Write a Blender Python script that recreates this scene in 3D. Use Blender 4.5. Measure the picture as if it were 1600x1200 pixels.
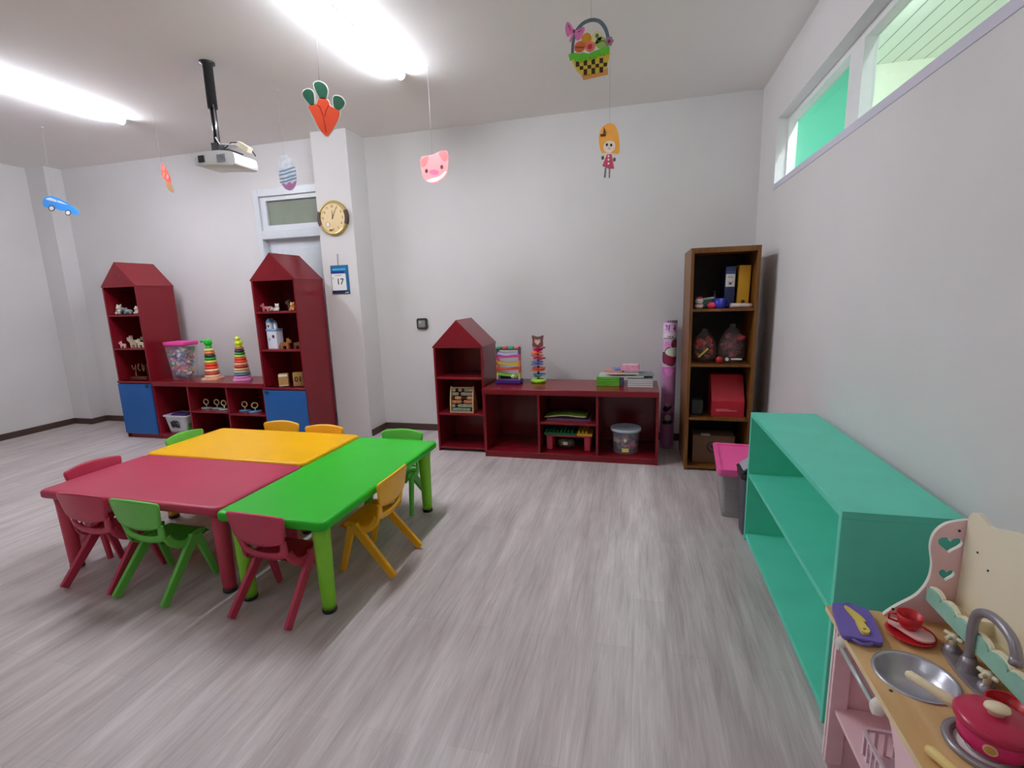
import bpy, bmesh, math, random
from mathutils import Vector, Matrix
from mathutils.geometry import tessellate_polygon

PI = math.pi
S = bpy.context.scene
COL = S.collection
for o in list(bpy.data.objects):
    bpy.data.objects.remove(o)

# ------------------------------------------------------------ camera
cam_d = bpy.data.cameras.new('camera')
cam_d.sensor_width = 36.0
cam_d.lens = 763.07 / 1600 * 36.0
cam_d.clip_start = 0.02
cam = bpy.data.objects.new('camera', cam_d)
COL.objects.link(cam)
YAW, PITCH, ROLL = -0.2545, -0.1824, -0.0312
fw = Vector((math.sin(YAW) * math.cos(PITCH), math.cos(YAW) * math.cos(PITCH), math.sin(PITCH)))
rt = Vector((math.cos(YAW), -math.sin(YAW), 0))
up = rt.cross(fw)
c_, s_ = math.cos(ROLL), math.sin(ROLL)
rt2, up2 = rt * c_ + up * s_, up * c_ - rt * s_
M3 = Matrix((rt2, up2, -fw)).transposed()
cam.matrix_world = Matrix.Translation((0, 0, 1.5)) @ M3.to_4x4()
S.camera = cam

# ------------------------------------------------------------ light and exposure
S.view_settings.view_transform = 'Standard'
S.view_settings.look = 'None'
S.view_settings.exposure = 2.22
S.view_settings.gamma = 1.0
S.view_settings.use_curve_mapping = False
S.cycles.diffuse_bounces = 8
S.cycles.max_bounces = 16
S.cycles.transparent_max_bounces = 16
W = bpy.data.worlds.new('world')
S.world = W
W.use_nodes = True
bg = W.node_tree.nodes['Background']
bg.inputs[0].default_value = (0.75, 0.8, 0.85, 1)
bg.inputs[1].default_value = 0.6
TUBE = 34.0           # radiance of the batten diffusers
TUBE_BACK = 6.0       # the dimmer battens behind the camera
CORRIDOR = 32.0        # unseen battens added to brighten the corridor beyond the high window
TUBE_COL = '#F1F5FF'

# ------------------------------------------------------------ materials
def lin(h):
    h = h.lstrip('#')
    out = []
    for i in (0, 2, 4):
        v = int(h[i:i + 2], 16) / 255
        out.append(v / 12.92 if v <= 0.04045 else ((v + 0.055) / 1.055) ** 2.4)
    return out

MC = {}
def mat(hexc, rough=0.5, metal=0.0, coat=0.0, vary=0.06, scale=12.0, bump=0.0, alpha=1.0, name=None, spec=0.5):
    key = (hexc, rough, metal, coat, vary, scale, bump, alpha, spec)
    if key in MC:
        return MC[key]
    m = bpy.data.materials.new(name or 'paint_' + hexc.strip('#'))
    m.use_nodes = True
    nt = m.node_tree
    b = nt.nodes['Principled BSDF']
    r, g, bl = lin(hexc)
    tc = nt.nodes.new('ShaderNodeTexCoord')
    nz = nt.nodes.new('ShaderNodeTexNoise')
    nz.inputs['Scale'].default_value = scale
    nz.inputs['Detail'].default_value = 3
    nt.links.new(tc.outputs['Object'], nz.inputs['Vector'])
    rp = nt.nodes.new('ShaderNodeValToRGB')
    rp.color_ramp.elements[0].position = 0.3
    rp.color_ramp.elements[1].position = 0.7
    rp.color_ramp.elements[0].color = (r * (1 - vary), g * (1 - vary), bl * (1 - vary), 1)
    rp.color_ramp.elements[1].color = (min(1, r * (1 + vary)), min(1, g * (1 + vary)), min(1, bl * (1 + vary)), 1)
    nt.links.new(nz.outputs['Fac'], rp.inputs['Fac'])
    nt.links.new(rp.outputs['Color'], b.inputs['Base Color'])
    b.inputs['Roughness'].default_value = rough
    b.inputs['Metallic'].default_value = metal
    b.inputs['Coat Weight'].default_value = coat
    b.inputs['Coat Roughness'].default_value = 0.12
    b.inputs['Specular IOR Level'].default_value = spec
    if bump:
        bp = nt.nodes.new('ShaderNodeBump')
        bp.inputs['Strength'].default_value = bump
        bp.inputs['Distance'].default_value = 0.01
        nt.links.new(nz.outputs['Fac'], bp.inputs['Height'])
        nt.links.new(bp.outputs['Normal'], b.inputs['Normal'])
    if alpha < 1:
        b.inputs['Alpha'].default_value = alpha
    MC[key] = m
    return m

def emit(hexc, strength, name):
    m = bpy.data.materials.new(name)
    m.use_nodes = True
    nt = m.node_tree
    nt.nodes.clear()
    e = nt.nodes.new('ShaderNodeEmission')
    e.inputs[0].default_value = (*lin(hexc), 1)
    e.inputs[1].default_value = strength
    o = nt.nodes.new('ShaderNodeOutputMaterial')
    nt.links.new(e.outputs[0], o.inputs[0])
    return m

def glass_mat(name, tint='#F4FAF6', gloss=0.08, rough=0.03):
    m = bpy.data.materials.new(name)
    m.use_nodes = True
    nt = m.node_tree
    nt.nodes.clear()
    t = nt.nodes.new('ShaderNodeBsdfTransparent')
    t.inputs[0].default_value = (*lin(tint), 1)
    g = nt.nodes.new('ShaderNodeBsdfGlossy')
    g.inputs['Roughness'].default_value = rough
    mx = nt.nodes.new('ShaderNodeMixShader')
    o = nt.nodes.new('ShaderNodeOutputMaterial')
    mx.inputs[0].default_value = gloss
    nt.links.new(t.outputs[0], mx.inputs[1])
    nt.links.new(g.outputs[0], mx.inputs[2])
    nt.links.new(mx.outputs[0], o.inputs[0])
    return m

def clear_plastic(name, hexc, amount, rough=0.3):
    """cloudy see-through plastic: part diffuse film, part clear"""
    m = bpy.data.materials.new(name)
    m.use_nodes = True
    nt = m.node_tree
    b = nt.nodes['Principled BSDF']
    b.inputs['Base Color'].default_value = (*lin(hexc), 1)
    b.inputs['Roughness'].default_value = rough
    t = nt.nodes.new('ShaderNodeBsdfTransparent')
    mx = nt.nodes.new('ShaderNodeMixShader')
    nz = nt.nodes.new('ShaderNodeTexNoise')
    nz.inputs['Scale'].default_value = 30
    mp = nt.nodes.new('ShaderNodeMapRange')
    mp.inputs['To Min'].default_value = amount * 0.8
    mp.inputs['To Max'].default_value = min(1, amount * 1.2)
    nt.links.new(nz.outputs['Fac'], mp.inputs['Value'])
    nt.links.new(mp.outputs[0], mx.inputs[0])
    nt.links.new(t.outputs[0], mx.inputs[1])
    nt.links.new(b.outputs[0], mx.inputs[2])
    nt.links.new(mx.outputs[0], nt.nodes['Material Output'].inputs[0])
    return m

def floor_mat():
    m = bpy.data.materials.new('grey_oak_vinyl_planks')
    m.use_nodes = True
    nt = m.node_tree
    L = nt.links.new
    b = nt.nodes['Principled BSDF']
    tc = nt.nodes.new('ShaderNodeTexCoord')
    mp = nt.nodes.new('ShaderNodeMapping')
    mp.inputs['Rotation'].default_value = (0, 0, PI / 2)
    L(tc.outputs['Object'], mp.inputs[0])
    br = nt.nodes.new('ShaderNodeTexBrick')
    br.inputs['Color1'].default_value = (0.82, 0.82, 0.82, 1)
    br.inputs['Color2'].default_value = (1.0, 1.0, 1.0, 1)
    br.inputs['Mortar'].default_value = (0.62, 0.62, 0.62, 1)
    br.inputs['Scale'].default_value = 1
    br.inputs['Mortar Size'].default_value = 0.0009
    br.inputs['Bias'].default_value = 0
    br.inputs['Brick Width'].default_value = 0.95
    br.inputs['Row Height'].default_value = 0.152
    br.offset = 0.37
    L(mp.outputs[0], br.inputs['Vector'])
    st = nt.nodes.new('ShaderNodeMapping')
    st.inputs['Scale'].default_value = (52, 3.0, 1)
    L(tc.outputs['Object'], st.inputs[0])
    n1 = nt.nodes.new('ShaderNodeTexNoise')
    n1.inputs['Scale'].default_value = 1.0
    n1.inputs['Detail'].default_value = 9
    n1.inputs['Roughness'].default_value = 0.65
    n1.inputs['Distortion'].default_value = 1.1
    L(st.outputs[0], n1.inputs['Vector'])
    st2 = nt.nodes.new('ShaderNodeMapping')
    st2.inputs['Scale'].default_value = (9, 1.1, 1)
    L(tc.outputs['Object'], st2.inputs[0])
    n2 = nt.nodes.new('ShaderNodeTexNoise')
    n2.inputs['Scale'].default_value = 1.3
    n2.inputs['Detail'].default_value = 3
    L(st2.outputs[0], n2.inputs['Vector'])
    ad = nt.nodes.new('ShaderNodeMath')
    ad.operation = 'ADD'
    L(n1.outputs['Fac'], ad.inputs[0])
    L(n2.outputs['Fac'], ad.inputs[1])
    rp = nt.nodes.new('ShaderNodeValToRGB')
    rp.color_ramp.elements[0].position = 0.34
    rp.color_ramp.elements[1].position = 0.66
    rp.color_ramp.elements[0].color = (*lin('#A99D9B'), 1)
    rp.color_ramp.elements[1].color = (*lin('#D9D0CE'), 1)
    hf = nt.nodes.new('ShaderNodeMath')
    hf.operation = 'MULTIPLY'
    hf.inputs[1].default_value = 0.5
    L(ad.outputs[0], hf.inputs[0])
    L(hf.outputs[0], rp.inputs['Fac'])
    mx = nt.nodes.new('ShaderNodeMix')
    mx.data_type = 'RGBA'
    mx.blend_type = 'MULTIPLY'
    mx.inputs[0].default_value = 0.55
    L(rp.outputs['Color'], mx.inputs[6])
    L(br.outputs['Color'], mx.inputs[7])
    L(mx.outputs[2], b.inputs['Base Color'])
    b.inputs['Roughness'].default_value = 0.42
    b.inputs['Specular IOR Level'].default_value = 0.35
    bp = nt.nodes.new('ShaderNodeBump')
    bp.inputs['Strength'].default_value = 0.12
    bp.inputs['Distance'].default_value = 0.004
    L(n1.outputs['Fac'], bp.inputs['Height'])
    L(bp.outputs[0], b.inputs['Normal'])
    return m

def plank_mat(hexc, gap='#8FA08F'):
    m = bpy.data.materials.new('ceiling_boards')
    m.use_nodes = True
    nt = m.node_tree
    L = nt.links.new
    b = nt.nodes['Principled BSDF']
    tc = nt.nodes.new('ShaderNodeTexCoord')
    mp = nt.nodes.new('ShaderNodeMapping')
    mp.inputs['Rotation'].default_value = (0, 0, PI / 2)
    L(tc.outputs['Object'], mp.inputs[0])
    br = nt.nodes.new('ShaderNodeTexBrick')
    br.inputs['Color1'].default_value = (*lin(hexc), 1)
    br.inputs['Color2'].default_value = (*lin(hexc), 1)
    br.inputs['Mortar'].default_value = (*lin(gap), 1)
    br.inputs['Scale'].default_value = 1
    br.inputs['Mortar Size'].default_value = 0.006
    br.inputs['Brick Width'].default_value = 30
    br.inputs['Row Height'].default_value = 0.12
    L(mp.outputs[0], br.inputs['Vector'])
    L(br.outputs['Color'], b.inputs['Base Color'])
    b.inputs['Roughness'].default_value = 0.4
    return m

def wood_mat(light, dark, rough=0.4, axis=2, scale=14):
    m = bpy.data.materials.new('wood_' + light.strip('#'))
    m.use_nodes = True
    nt = m.node_tree
    L = nt.links.new
    b = nt.nodes['Principled BSDF']
    tc = nt.nodes.new('ShaderNodeTexCoord')
    mp = nt.nodes.new('ShaderNodeMapping')
    sc = [scale, scale, scale]
    sc[axis] = scale * 0.07
    mp.inputs['Scale'].default_value = sc
    L(tc.outputs['Object'], mp.inputs[0])
    n = nt.nodes.new('ShaderNodeTexNoise')
    n.inputs['Scale'].default_value = 1.5
    n.inputs['Detail'].default_value = 5
    n.inputs['Distortion'].default_value = 0.8
    L(mp.outputs[0], n.inputs['Vector'])
    rp = nt.nodes.new('ShaderNodeValToRGB')
    rp.color_ramp.elements[0].position = 0.35
    rp.color_ramp.elements[1].position = 0.65
    rp.color_ramp.elements[0].color = (*lin(dark), 1)
    rp.color_ramp.elements[1].color = (*lin(light), 1)
    L(n.outputs['Fac'], rp.inputs['Fac'])
    L(rp.outputs['Color'], b.inputs['Base Color'])
    b.inputs['Roughness'].default_value = rough
    return m

# ------------------------------------------------------------ mesh helper
class MB:
    def __init__(s, *mats):
        s.bm = bmesh.new()
        s.mats = list(mats)

    def mi(s, m):
        if m is None:
            return 0
        if m not in s.mats:
            s.mats.append(m)
        return s.mats.index(m)

    def mark(s):
        return set(s.bm.verts)

    def xf(s, mark, M):
        for v in s.bm.verts:
            if not mark or v not in mark:
                v.co = M @ v.co
        return s

    def face(s, vs, m=None, smooth=False):
        try:
            f = s.bm.faces.new(vs)
        except ValueError:
            return None
        f.material_index = s.mi(m)
        f.smooth = smooth
        return f

    def box(s, x0, x1, y0, y1, z0, z1, m=None, bev=0.0, seg=2):
        k = s.mi(m)
        r = bmesh.ops.create_cube(s.bm, size=1)
        vs = r['verts']
        for v in vs:
            v.co = Vector((x0 + (v.co.x + .5) * (x1 - x0), y0 + (v.co.y + .5) * (y1 - y0), z0 + (v.co.z + .5) * (z1 - z0)))
        fs = set(f for v in vs for f in v.link_faces)
        for f in fs:
            f.material_index = k
        if bev > 0:
            es = list(set(e for v in vs for e in v.link_edges))
            r2 = bmesh.ops.bevel(s.bm, geom=es, offset=bev, segments=seg, profile=0.5, affect='EDGES')
            for f in r2['faces']:
                f.material_index = k
                f.smooth = True
        return s

    def ring(s, c, ax, r, seg, ref=None, sq=1.0):
        ax = ax.normalized()
        ref = ref or (Vector((0, 0, 1)) if abs(ax.z) < .9 else Vector((1, 0, 0)))
        u = ax.cross(ref).normalized()
        v = ax.cross(u).normalized()
        return [s.bm.verts.new(c + u * (r * math.cos(2 * PI * i / seg)) + v * (r * sq * math.sin(2 * PI * i / seg))) for i in range(seg)]

    def tube(s, pts, rad, m=None, seg=12, caps=True, closed=False, sq=1.0):
        pts = [Vector(p) for p in pts]
        n = len(pts)
        if not isinstance(rad, (list, tuple)):
            rad = [rad] * n
        rings = []
        u = None
        for i, p in enumerate(pts):
            if closed:
                t = pts[(i + 1) % n] - pts[i - 1]
            else:
                t = pts[min(i + 1, n - 1)] - pts[max(i - 1, 0)]
            t.normalize()
            if u is None:
                u = t.orthogonal().normalized()
            else:
                u = (u - t * u.dot(t))
                u = u.normalized() if u.length > 1e-6 else t.orthogonal().normalized()
            v = t.cross(u)
            rings.append([s.bm.verts.new(p + u * (rad[i] * math.cos(2 * PI * k / seg)) + v * (rad[i] * sq * math.sin(2 * PI * k / seg))) for k in range(seg)])
        rng = range(n if closed else n - 1)
        for i in rng:
            a, b = rings[i], rings[(i + 1) % n]
            for k in range(seg):
                s.face([a[k], a[(k + 1) % seg], b[(k + 1) % seg], b[k]], m, True)
        if caps and not closed:
            s.face(rings[0][::-1], m)
            s.face(rings[-1], m)
        return s

    def cyl(s, p0, p1, r0, r1=None, m=None, seg=20):
        return s.tube([p0, p1], [r0, r0 if r1 is None else r1], m, seg)

    def lathe(s, prof, c=(0, 0, 0), m=None, seg=28, sx=1.0, sy=1.0, arc=None):
        c = Vector(c)
        rings = []
        for r, z in prof:
            if r < 1e-6:
                rings.append([s.bm.verts.new(c + Vector((0, 0, z)))])
            else:
                rings.append([s.bm.verts.new(c + Vector((r * sx * math.cos(2 * PI * k / seg), r * sy * math.sin(2 * PI * k / seg), z))) for k in range(seg)])
        for a, b in zip(rings, rings[1:]):
            for k in range(seg):
                k2 = (k + 1) % seg
                if len(a) == 1 and len(b) == 1:
                    continue
                if len(a) == 1:
                    s.face([a[0], b[k2], b[k]], m, True)
                elif len(b) == 1:
                    s.face([a[k], a[k2], b[0]], m, True)
                else:
                    s.face([a[k], a[k2], b[k2], b[k]], m, True)
        return s

    def ball(s, c, r, m=None, seg=16, rot=None):
        if not isinstance(r, (list, tuple)):
            r = (r, r, r)
        mk = s.mark()
        n = max(6, seg // 2)
        s.lathe([(math.sin(PI * i / n), -math.cos(PI * i / n)) if 0 < i < n else (0, -1 if i == 0 else 1) for i in range(n + 1)], (0, 0, 0), m, seg)
        Mx = Matrix.Translation(c) @ (rot.to_4x4() if rot is not None else Matrix.Identity(4)) @ Matrix.Diagonal((*r, 1))
        return s.xf(mk, Mx)

    def torus(s, c, R, r, m=None, axis='z', seg=28, seg2=10, sq=1.0):
        pts = []
        for k in range(seg):
            a = 2 * PI * k / seg
            u, v = R * math.cos(a), R * math.sin(a)
            p = {'z': (u, v, 0), 'y': (u, 0, v), 'x': (0, u, v)}[axis]
            pts.append(Vector(c) + Vector(p))
        mk = s.mark()
        s.tube(pts, r, m, seg2, closed=True)
        if sq != 1.0 and axis == 'z':
            for v in s.bm.verts:
                if v not in mk:
                    v.co.z = c[2] + (v.co.z - c[2]) * sq
        return s

    def prism(s, outer, t0, t1, plane='xz', m=None, holes=(), msides=None, smooth=False):
        mp = {'xz': lambda u, v, t: (u, t, v), 'xy': lambda u, v, t: (u, v, t), 'yz': lambda u, v, t: (t, u, v)}[plane]
        loops = [list(outer)] + [list(h) for h in holes]
        A = [[s.bm.verts.new(mp(u, v, t0)) for u, v in lp] for lp in loops]
        B = [[s.bm.verts.new(mp(u, v, t1)) for u, v in lp] for lp in loops]
        fa = [v for l in A for v in l]
        fb = [v for l in B for v in l]
        if not holes and len(outer) <= 4:
            s.face(A[0][::-1], m)
            s.face(B[0], m)
        else:
            for t in tessellate_polygon([[Vector((u, v, 0)) for u, v in lp] for lp in loops]):
                s.face([fa[i] for i in t], m)
                s.face([fb[i] for i in reversed(t)], m)
        for a, b in zip(A, B):
            n = len(a)
            for i in range(n):
                s.face([a[i], a[(i + 1) % n], b[(i + 1) % n], b[i]], msides or m, smooth)
        return s

    def bar(s, p0, p1, a0, b0, a1, b1, side, m=None, bev=0.0):
        """tapered rectangular bar, a along 'side', b across"""
        p0, p1, side = Vector(p0), Vector(p1), Vector(side)
        t = (p1 - p0).normalized()
        u = (side - t * side.dot(t)).normalized()
        v = t.cross(u)
        k = s.mi(m)
        def q(p, a, b):
            return [s.bm.verts.new(p + u * (i * a / 2) + v * (j * b / 2)) for i, j in ((-1, -1), (1, -1), (1, 1), (-1, 1))]
        A, B = q(p0, a0, b0), q(p1, a1, b1)
        fs = [s.face(A[::-1], m), s.face(B, m)]
        for i in range(4):
            fs.append(s.face([A[i], A[(i + 1) % 4], B[(i + 1) % 4], B[i]], m))
        if bev:
            es = list(set(e for w in A + B for e in w.link_edges))
            r2 = bmesh.ops.bevel(s.bm, geom=es, offset=bev, segments=2, profile=.5, affect='EDGES')
            for f in r2['faces']:
                f.material_index = k
                f.smooth = True
        return s

    def text(s, body, size, Mx, m=None, ext=0.0006, align='CENTER', spacing=1.0, bold=0.0):
        cu = bpy.data.curves.new('lettering', 'FONT')
        cu.body = body
        cu.size = size
        cu.extrude = ext
        cu.offset = bold
        cu.align_x = align
        cu.align_y = 'CENTER'
        cu.space_character = spacing
        cu.resolution_u = 3
        ob = bpy.data.objects.new('lettering', cu)
        me = ob.to_mesh()
        me.transform(Mx)
        old = set(s.bm.faces)
        s.bm.from_mesh(me)
        k = s.mi(m)
        for f in s.bm.faces:
            if f not in old:
                f.material_index = k
        ob.to_mesh_clear()
        bpy.data.objects.remove(ob)
        bpy.data.curves.remove(cu)
        return s

    def build(s, name, parent=None, loc=None, rotz=0.0):
        bmesh.ops.recalc_face_normals(s.bm, faces=s.bm.faces[:])
        me = bpy.data.meshes.new(name)
        s.bm.to_mesh(me)
        s.bm.free()
        for m in s.mats:
            me.materials.append(m)
        o = bpy.data.objects.new(name, me)
        COL.objects.link(o)
        if loc is not None:
            o.location = loc
        o.rotation_euler.z = rotz
        if parent is not None:
            o.parent = parent
        return o

def thing(name, label, cat, loc=(0, 0, 0), rotz=0.0, group=None, kind=None):
    o = bpy.data.objects.new(name, None)
    o.empty_display_size = 0.1
    COL.objects.link(o)
    o.location = loc
    o.rotation_euler.z = rotz
    return tag(o, label, cat, group, kind)

def tag(o, label=None, cat=None, group=None, kind=None):
    if label: o['label'] = label
    if cat: o['category'] = cat
    if group: o['group'] = group
    if kind: o['kind'] = kind
    return o

def lab(o, text):
    o['label'] = text
    return o

def struct(mb, name, label=None, cat=None, parent=None):
    o = mb.build(name, parent)
    o['kind'] = 'structure'
    if label: o['label'] = label
    if cat: o['category'] = cat
    return o

def ell(cx, cz, rx, rz, n=24, rot=0.0, a0=0.0, a1=2 * PI):
    full = abs(a1 - a0 - 2 * PI) < 1e-6
    out = []
    for i in range(n if full else n + 1):
        a = a0 + (a1 - a0) * i / n
        u, v = rx * math.cos(a), rz * math.sin(a)
        out.append((cx + u * math.cos(rot) - v * math.sin(rot), cz + u * math.sin(rot) + v * math.cos(rot)))
    return out

def spl(pts, n=5, closed=True):
    """Catmull-Rom smoothing of a 2D polygon"""
    out = []
    N = len(pts)
    rng = range(N) if closed else range(N - 1)
    for i in rng:
        if closed:
            p0, p1, p2, p3 = pts[i - 1], pts[i], pts[(i + 1) % N], pts[(i + 2) % N]
        else:
            p0, p1, p2, p3 = pts[max(i - 1, 0)], pts[i], pts[i + 1], pts[min(i + 2, N - 1)]
        for k in range(n):
            t = k / n
            out.append(tuple(0.5 * (2 * p1[j] + (p2[j] - p0[j]) * t + (2 * p0[j] - 5 * p1[j] + 4 * p2[j] - p3[j]) * t * t + (3 * p1[j] - p0[j] - 3 * p2[j] + p3[j]) * t ** 3) for j in range(len(p1))))
    if not closed:
        out.append(tuple(pts[-1]))
    return out

def rrect(x0, x1, y0, y1, r, n=5):
    out = []
    for cx, cy, a in ((x1 - r, y0 + r, -PI / 2), (x1 - r, y1 - r, 0), (x0 + r, y1 - r, PI / 2), (x0 + r, y0 + r, PI)):
        for i in range(n + 1):
            t = a + PI / 2 * i / n
            out.append((cx + r * math.cos(t), cy + r * math.sin(t)))
    return out

def heart(cx, cz, w, h, n=28):
    pts = []
    for i in range(n):
        t = 2 * PI * i / n
        x = 16 * math.sin(t) ** 3
        y = 13 * math.cos(t) - 5 * math.cos(2 * t) - 2 * math.cos(3 * t) - math.cos(4 * t)
        pts.append((cx + x / 32 * w, cz + (y + 2.5) / 29 * h))
    return pts

def copy_tree(root):
    """copy of a thing with copies of its parts and sub-parts"""
    r = root.copy(); COL.objects.link(r)
    for ch in list(root.children):
        c = ch.copy(); COL.objects.link(c); c.parent = r
        for g in list(ch.children):
            d = g.copy(); COL.objects.link(d); d.parent = c
    return r

RX90 = Matrix.Rotation(PI / 2, 4, 'X')     # lettering upright, read from -y
def txt_front(x, y, z, roll=0.0):
    return Matrix.Translation((x, y, z)) @ Matrix.Rotation(roll, 4, 'Y') @ RX90

# ------------------------------------------------------------ palette
WALL = mat('#DCDAD9', 0.62, vary=0.025, scale=1.6, name='wall_paint', spec=0.3)
CEIL = mat('#F3F1EF', 0.8, vary=0.02, scale=1.2, name='ceiling_paint', spec=0.2)
RED = mat('#7F1320', 0.25, coat=0.1, vary=0.05, scale=3, name='red_gloss_paint', spec=0.4)
BLUE = mat('#0B5AA2', 0.45, vary=0.04, scale=4, name='blue_laminate')
BROWN = mat('#4E3B33', 0.5, name='brown_baseboard')
WHITE = mat('#E9EBEA', 0.4, vary=0.02, name='white_gloss_paint')
DOORW = mat('#D9DEE3', 0.4, vary=0.02, name='door_paint')
BLACK = mat('#1A1A1C', 0.4, name='black_plastic')
DARK = mat('#2B2B2E', 0.5)
CREAM = mat('#EFE3C4', 0.45)
PAPER = mat('#F2F1EE', 0.7, vary=0.02)
SILVER = mat('#A7A7AD', 0.28, metal=0.85, vary=0.05, name='silver_plastic')
CLEAR = glass_mat('window_glass')

# ============================================================ STRUCTURE
CZ = 3.163
XL, XR = -7.17, 1.02
YB, YLB, YF = 4.987, 4.81, -3.0
struct(MB(floor_mat()).box(XL - .1, XR + .2, YF - .1, YB + .1, -0.05, 0), 'floor')
struct(MB(CEIL).box(XL - .1, XR + .2, YF - .1, YB + .1, CZ, CZ + .05), 'ceiling')
struct(MB(WALL).box(XL - .1, XL, YF - .1, YB, 0, CZ), 'wall_left')
struct(MB(WALL).box(XL, -6.87, 4.62, YB, 0, CZ), 'wall_corner_pier')
struct(MB(WALL).box(-2.83, XR + .2, YB, YB + .1, 0, CZ), 'wall_back')
struct(MB(WALL).box(XL - .1, XR + .2, YF - .1, YF, 0, CZ), 'wall_front')
struct(MB(WALL).box(-3.235, -2.83, 4.65, YB + .1, 0, CZ), 'wall_pillar')
# left part of the back wall with the door opening (-4.08 .. -3.235, up to 2.70)
mb = MB(WALL)
mb.box(-6.87, -4.12, YLB, YLB + .1, 0, CZ)
mb.box(-4.12, -3.235, YLB, YLB + .1, 2.705, CZ)
struct(mb, 'wall_back_left')
# right wall with high window opening
WZ0, WZ1, WY0, WY1 = 2.243, 2.762, 0.2, 4.45
mb = MB(WALL)
mb.box(XR, XR + .13, YF, YB, 0, WZ0)
mb.box(XR, XR + .13, YF, YB, WZ1, CZ)
mb.box(XR, XR + .13, YF, WY0, WZ0, WZ1)
mb.box(XR, XR + .13, WY1, YB, WZ0, WZ1)
struct(mb, 'wall_right')
# baseboards
H = .072
struct(MB(BROWN).box(XL, XL + .015, YF, 4.62, 0, H), 'baseboard_left')
mb = MB(BROWN)
mb.box(XL, -6.855, 4.605, 4.62, 0, H)
mb.box(-6.87, -6.855, 4.62, YLB, 0, H)
struct(mb, 'baseboard_corner')
struct(MB(BROWN).box(-6.87, -4.13, YLB - .015, YLB, 0, H), 'baseboard_back_left')
mb = MB(BROWN)
mb.box(-2.815, XR, YB - .015, YB, 0, H)
mb.box(-2.83, -2.815, 4.665, YB, 0, H)
struct(mb, 'baseboard_back')
struct(MB(BROWN).box(XR - .015, XR, YF, YB - .015, 0, H), 'baseboard_right')

# high window: frame, mullions, panes
w1 = thing('window_1', 'long high white-framed window near the ceiling of the right wall', 'window', (XR, 2.3, WZ0), kind='structure')
def wpart(mb, name):
    o = mb.build(name, w1)
    o.matrix_parent_inverse = Matrix.Translation((XR, 2.3, WZ0)).inverted()
    return o
LIL = mat('#D2D0DE', 0.4, vary=0.01, name='lilac_white_paint')
fx0, fx1 = XR + .075, XR + .135
mb = MB(WHITE)
mb.box(fx0, fx1, WY1 - .022, WY1, WZ0, WZ1)
mb.box(fx0, fx1, WY0, WY0 + .03, WZ0, WZ1)
mb.box(fx0, fx1, WY0 + .03, WY1 - .022, WZ1 - .04, WZ1)
wpart(mb, 'frame')
wpart(MB(LIL).box(XR - .004, fx1 + .02, WY0 - .01, WY1 + .004, WZ0 - .006, WZ0 + .038, bev=.002), 'sill')
mulls = (3.11, 1.62)
for y in mulls:
    wpart(MB(WHITE).box(fx0 - .004, fx1, y, y + .175, WZ0 + .038, WZ1 - .04), 'mullion')
edges = [(WY0 + .03, 1.62), (1.62 + .175, 3.11), (3.11 + .175, WY1 - .022)]
for a, b in edges:
    wpart(MB(CLEAR).box(fx1 - .012, fx1 - .008, a, b, WZ0 + .038, WZ1 - .04), 'pane')

# corridor seen through the window
CG = mat('#E9F0DC', 0.6, vary=0.01, name='pale_corridor_paint')
TEAL = mat('#4DB99B', 0.5, vary=0.02, name='teal_corridor_paint')
struct(MB(plank_mat('#EDF3E8')).box(XR + .13, 4.2, YF, 5.6, 3.42, 3.46), 'ceiling_corridor')
struct(MB(CG).box(1.85, 4.2, 5.5, 5.6, 0, 3.42), 'wall_corridor_end')
struct(MB(TEAL).box(XR + .13, 1.85, 5.5, 5.6, 0, 3.42), 'wall_corridor_teal')
struct(MB(CG).box(4.2, 4.3, YF, 5.6, 0, 3.46), 'wall_corridor_far')
struct(MB(mat('#9A9792', .5)).box(XR + .2, 4.2, YF, 5.6, -.05, 0), 'floor_corridor')

# door behind the red tower, half hidden by the pillar
d1 = thing('door_1', 'pale grey panelled door with glazed transom behind the red tower shelf beside pillar', 'door', (-3.68, YLB, 0), kind='structure')
def dpart(mb, name, parent=None):
    o = mb.build(name, parent or d1)
    if parent is None:
        o.matrix_parent_inverse = Matrix.Translation((-3.68, YLB, 0)).inverted()
    return o
mb = MB(DOORW)
mb.box(-4.13, -4.06, YLB - .025, YLB + .1, 0, 2.71, bev=.004)
mb.box(-4.06, -3.235, YLB - .025, YLB + .1, 2.63, 2.71, bev=.004)
mb.box(-4.06, -3.235, YLB - .02, YLB + .1, 2.18, 2.27, bev=.004)
dpart(mb, 'door_frame')
mb = MB(DOORW)
mb.box(-4.06, -3.985, YLB + .0, YLB + .05, 2.27, 2.63)
mb.box(-3.985, -3.235, YLB + .0, YLB + .05, 2.585, 2.63)
mb.box(-3.985, -3.235, YLB + .0, YLB + .05, 2.27, 2.325)
dpart(mb, 'transom_frame')
dpart(MB(mat('#8E9787', 0.12, vary=0.08, scale=3, name='reflection_toned_transom_glass')).box(-3.985, -3.235, YLB + .03, YLB + .04, 2.325, 2.585), 'transom_pane')  # grey-green base colour stands in for a room reflected in the glass
mb = MB(DOORW)
mb.box(-4.06, -3.235, YLB + .06, YLB + .1, 0, 2.18)
leaf = dpart(mb, 'door_leaf')
mb = MB(DOORW)
for z0, z1 in ((1.25, 2.08), (.2, 1.1)):
    mb.box(-3.90, -3.30, YLB + .05, YLB + .061, z0, z1, bev=.006)
o = mb.build('door_panel', leaf)
o.matrix_parent_inverse = Matrix.Identity(4)

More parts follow.
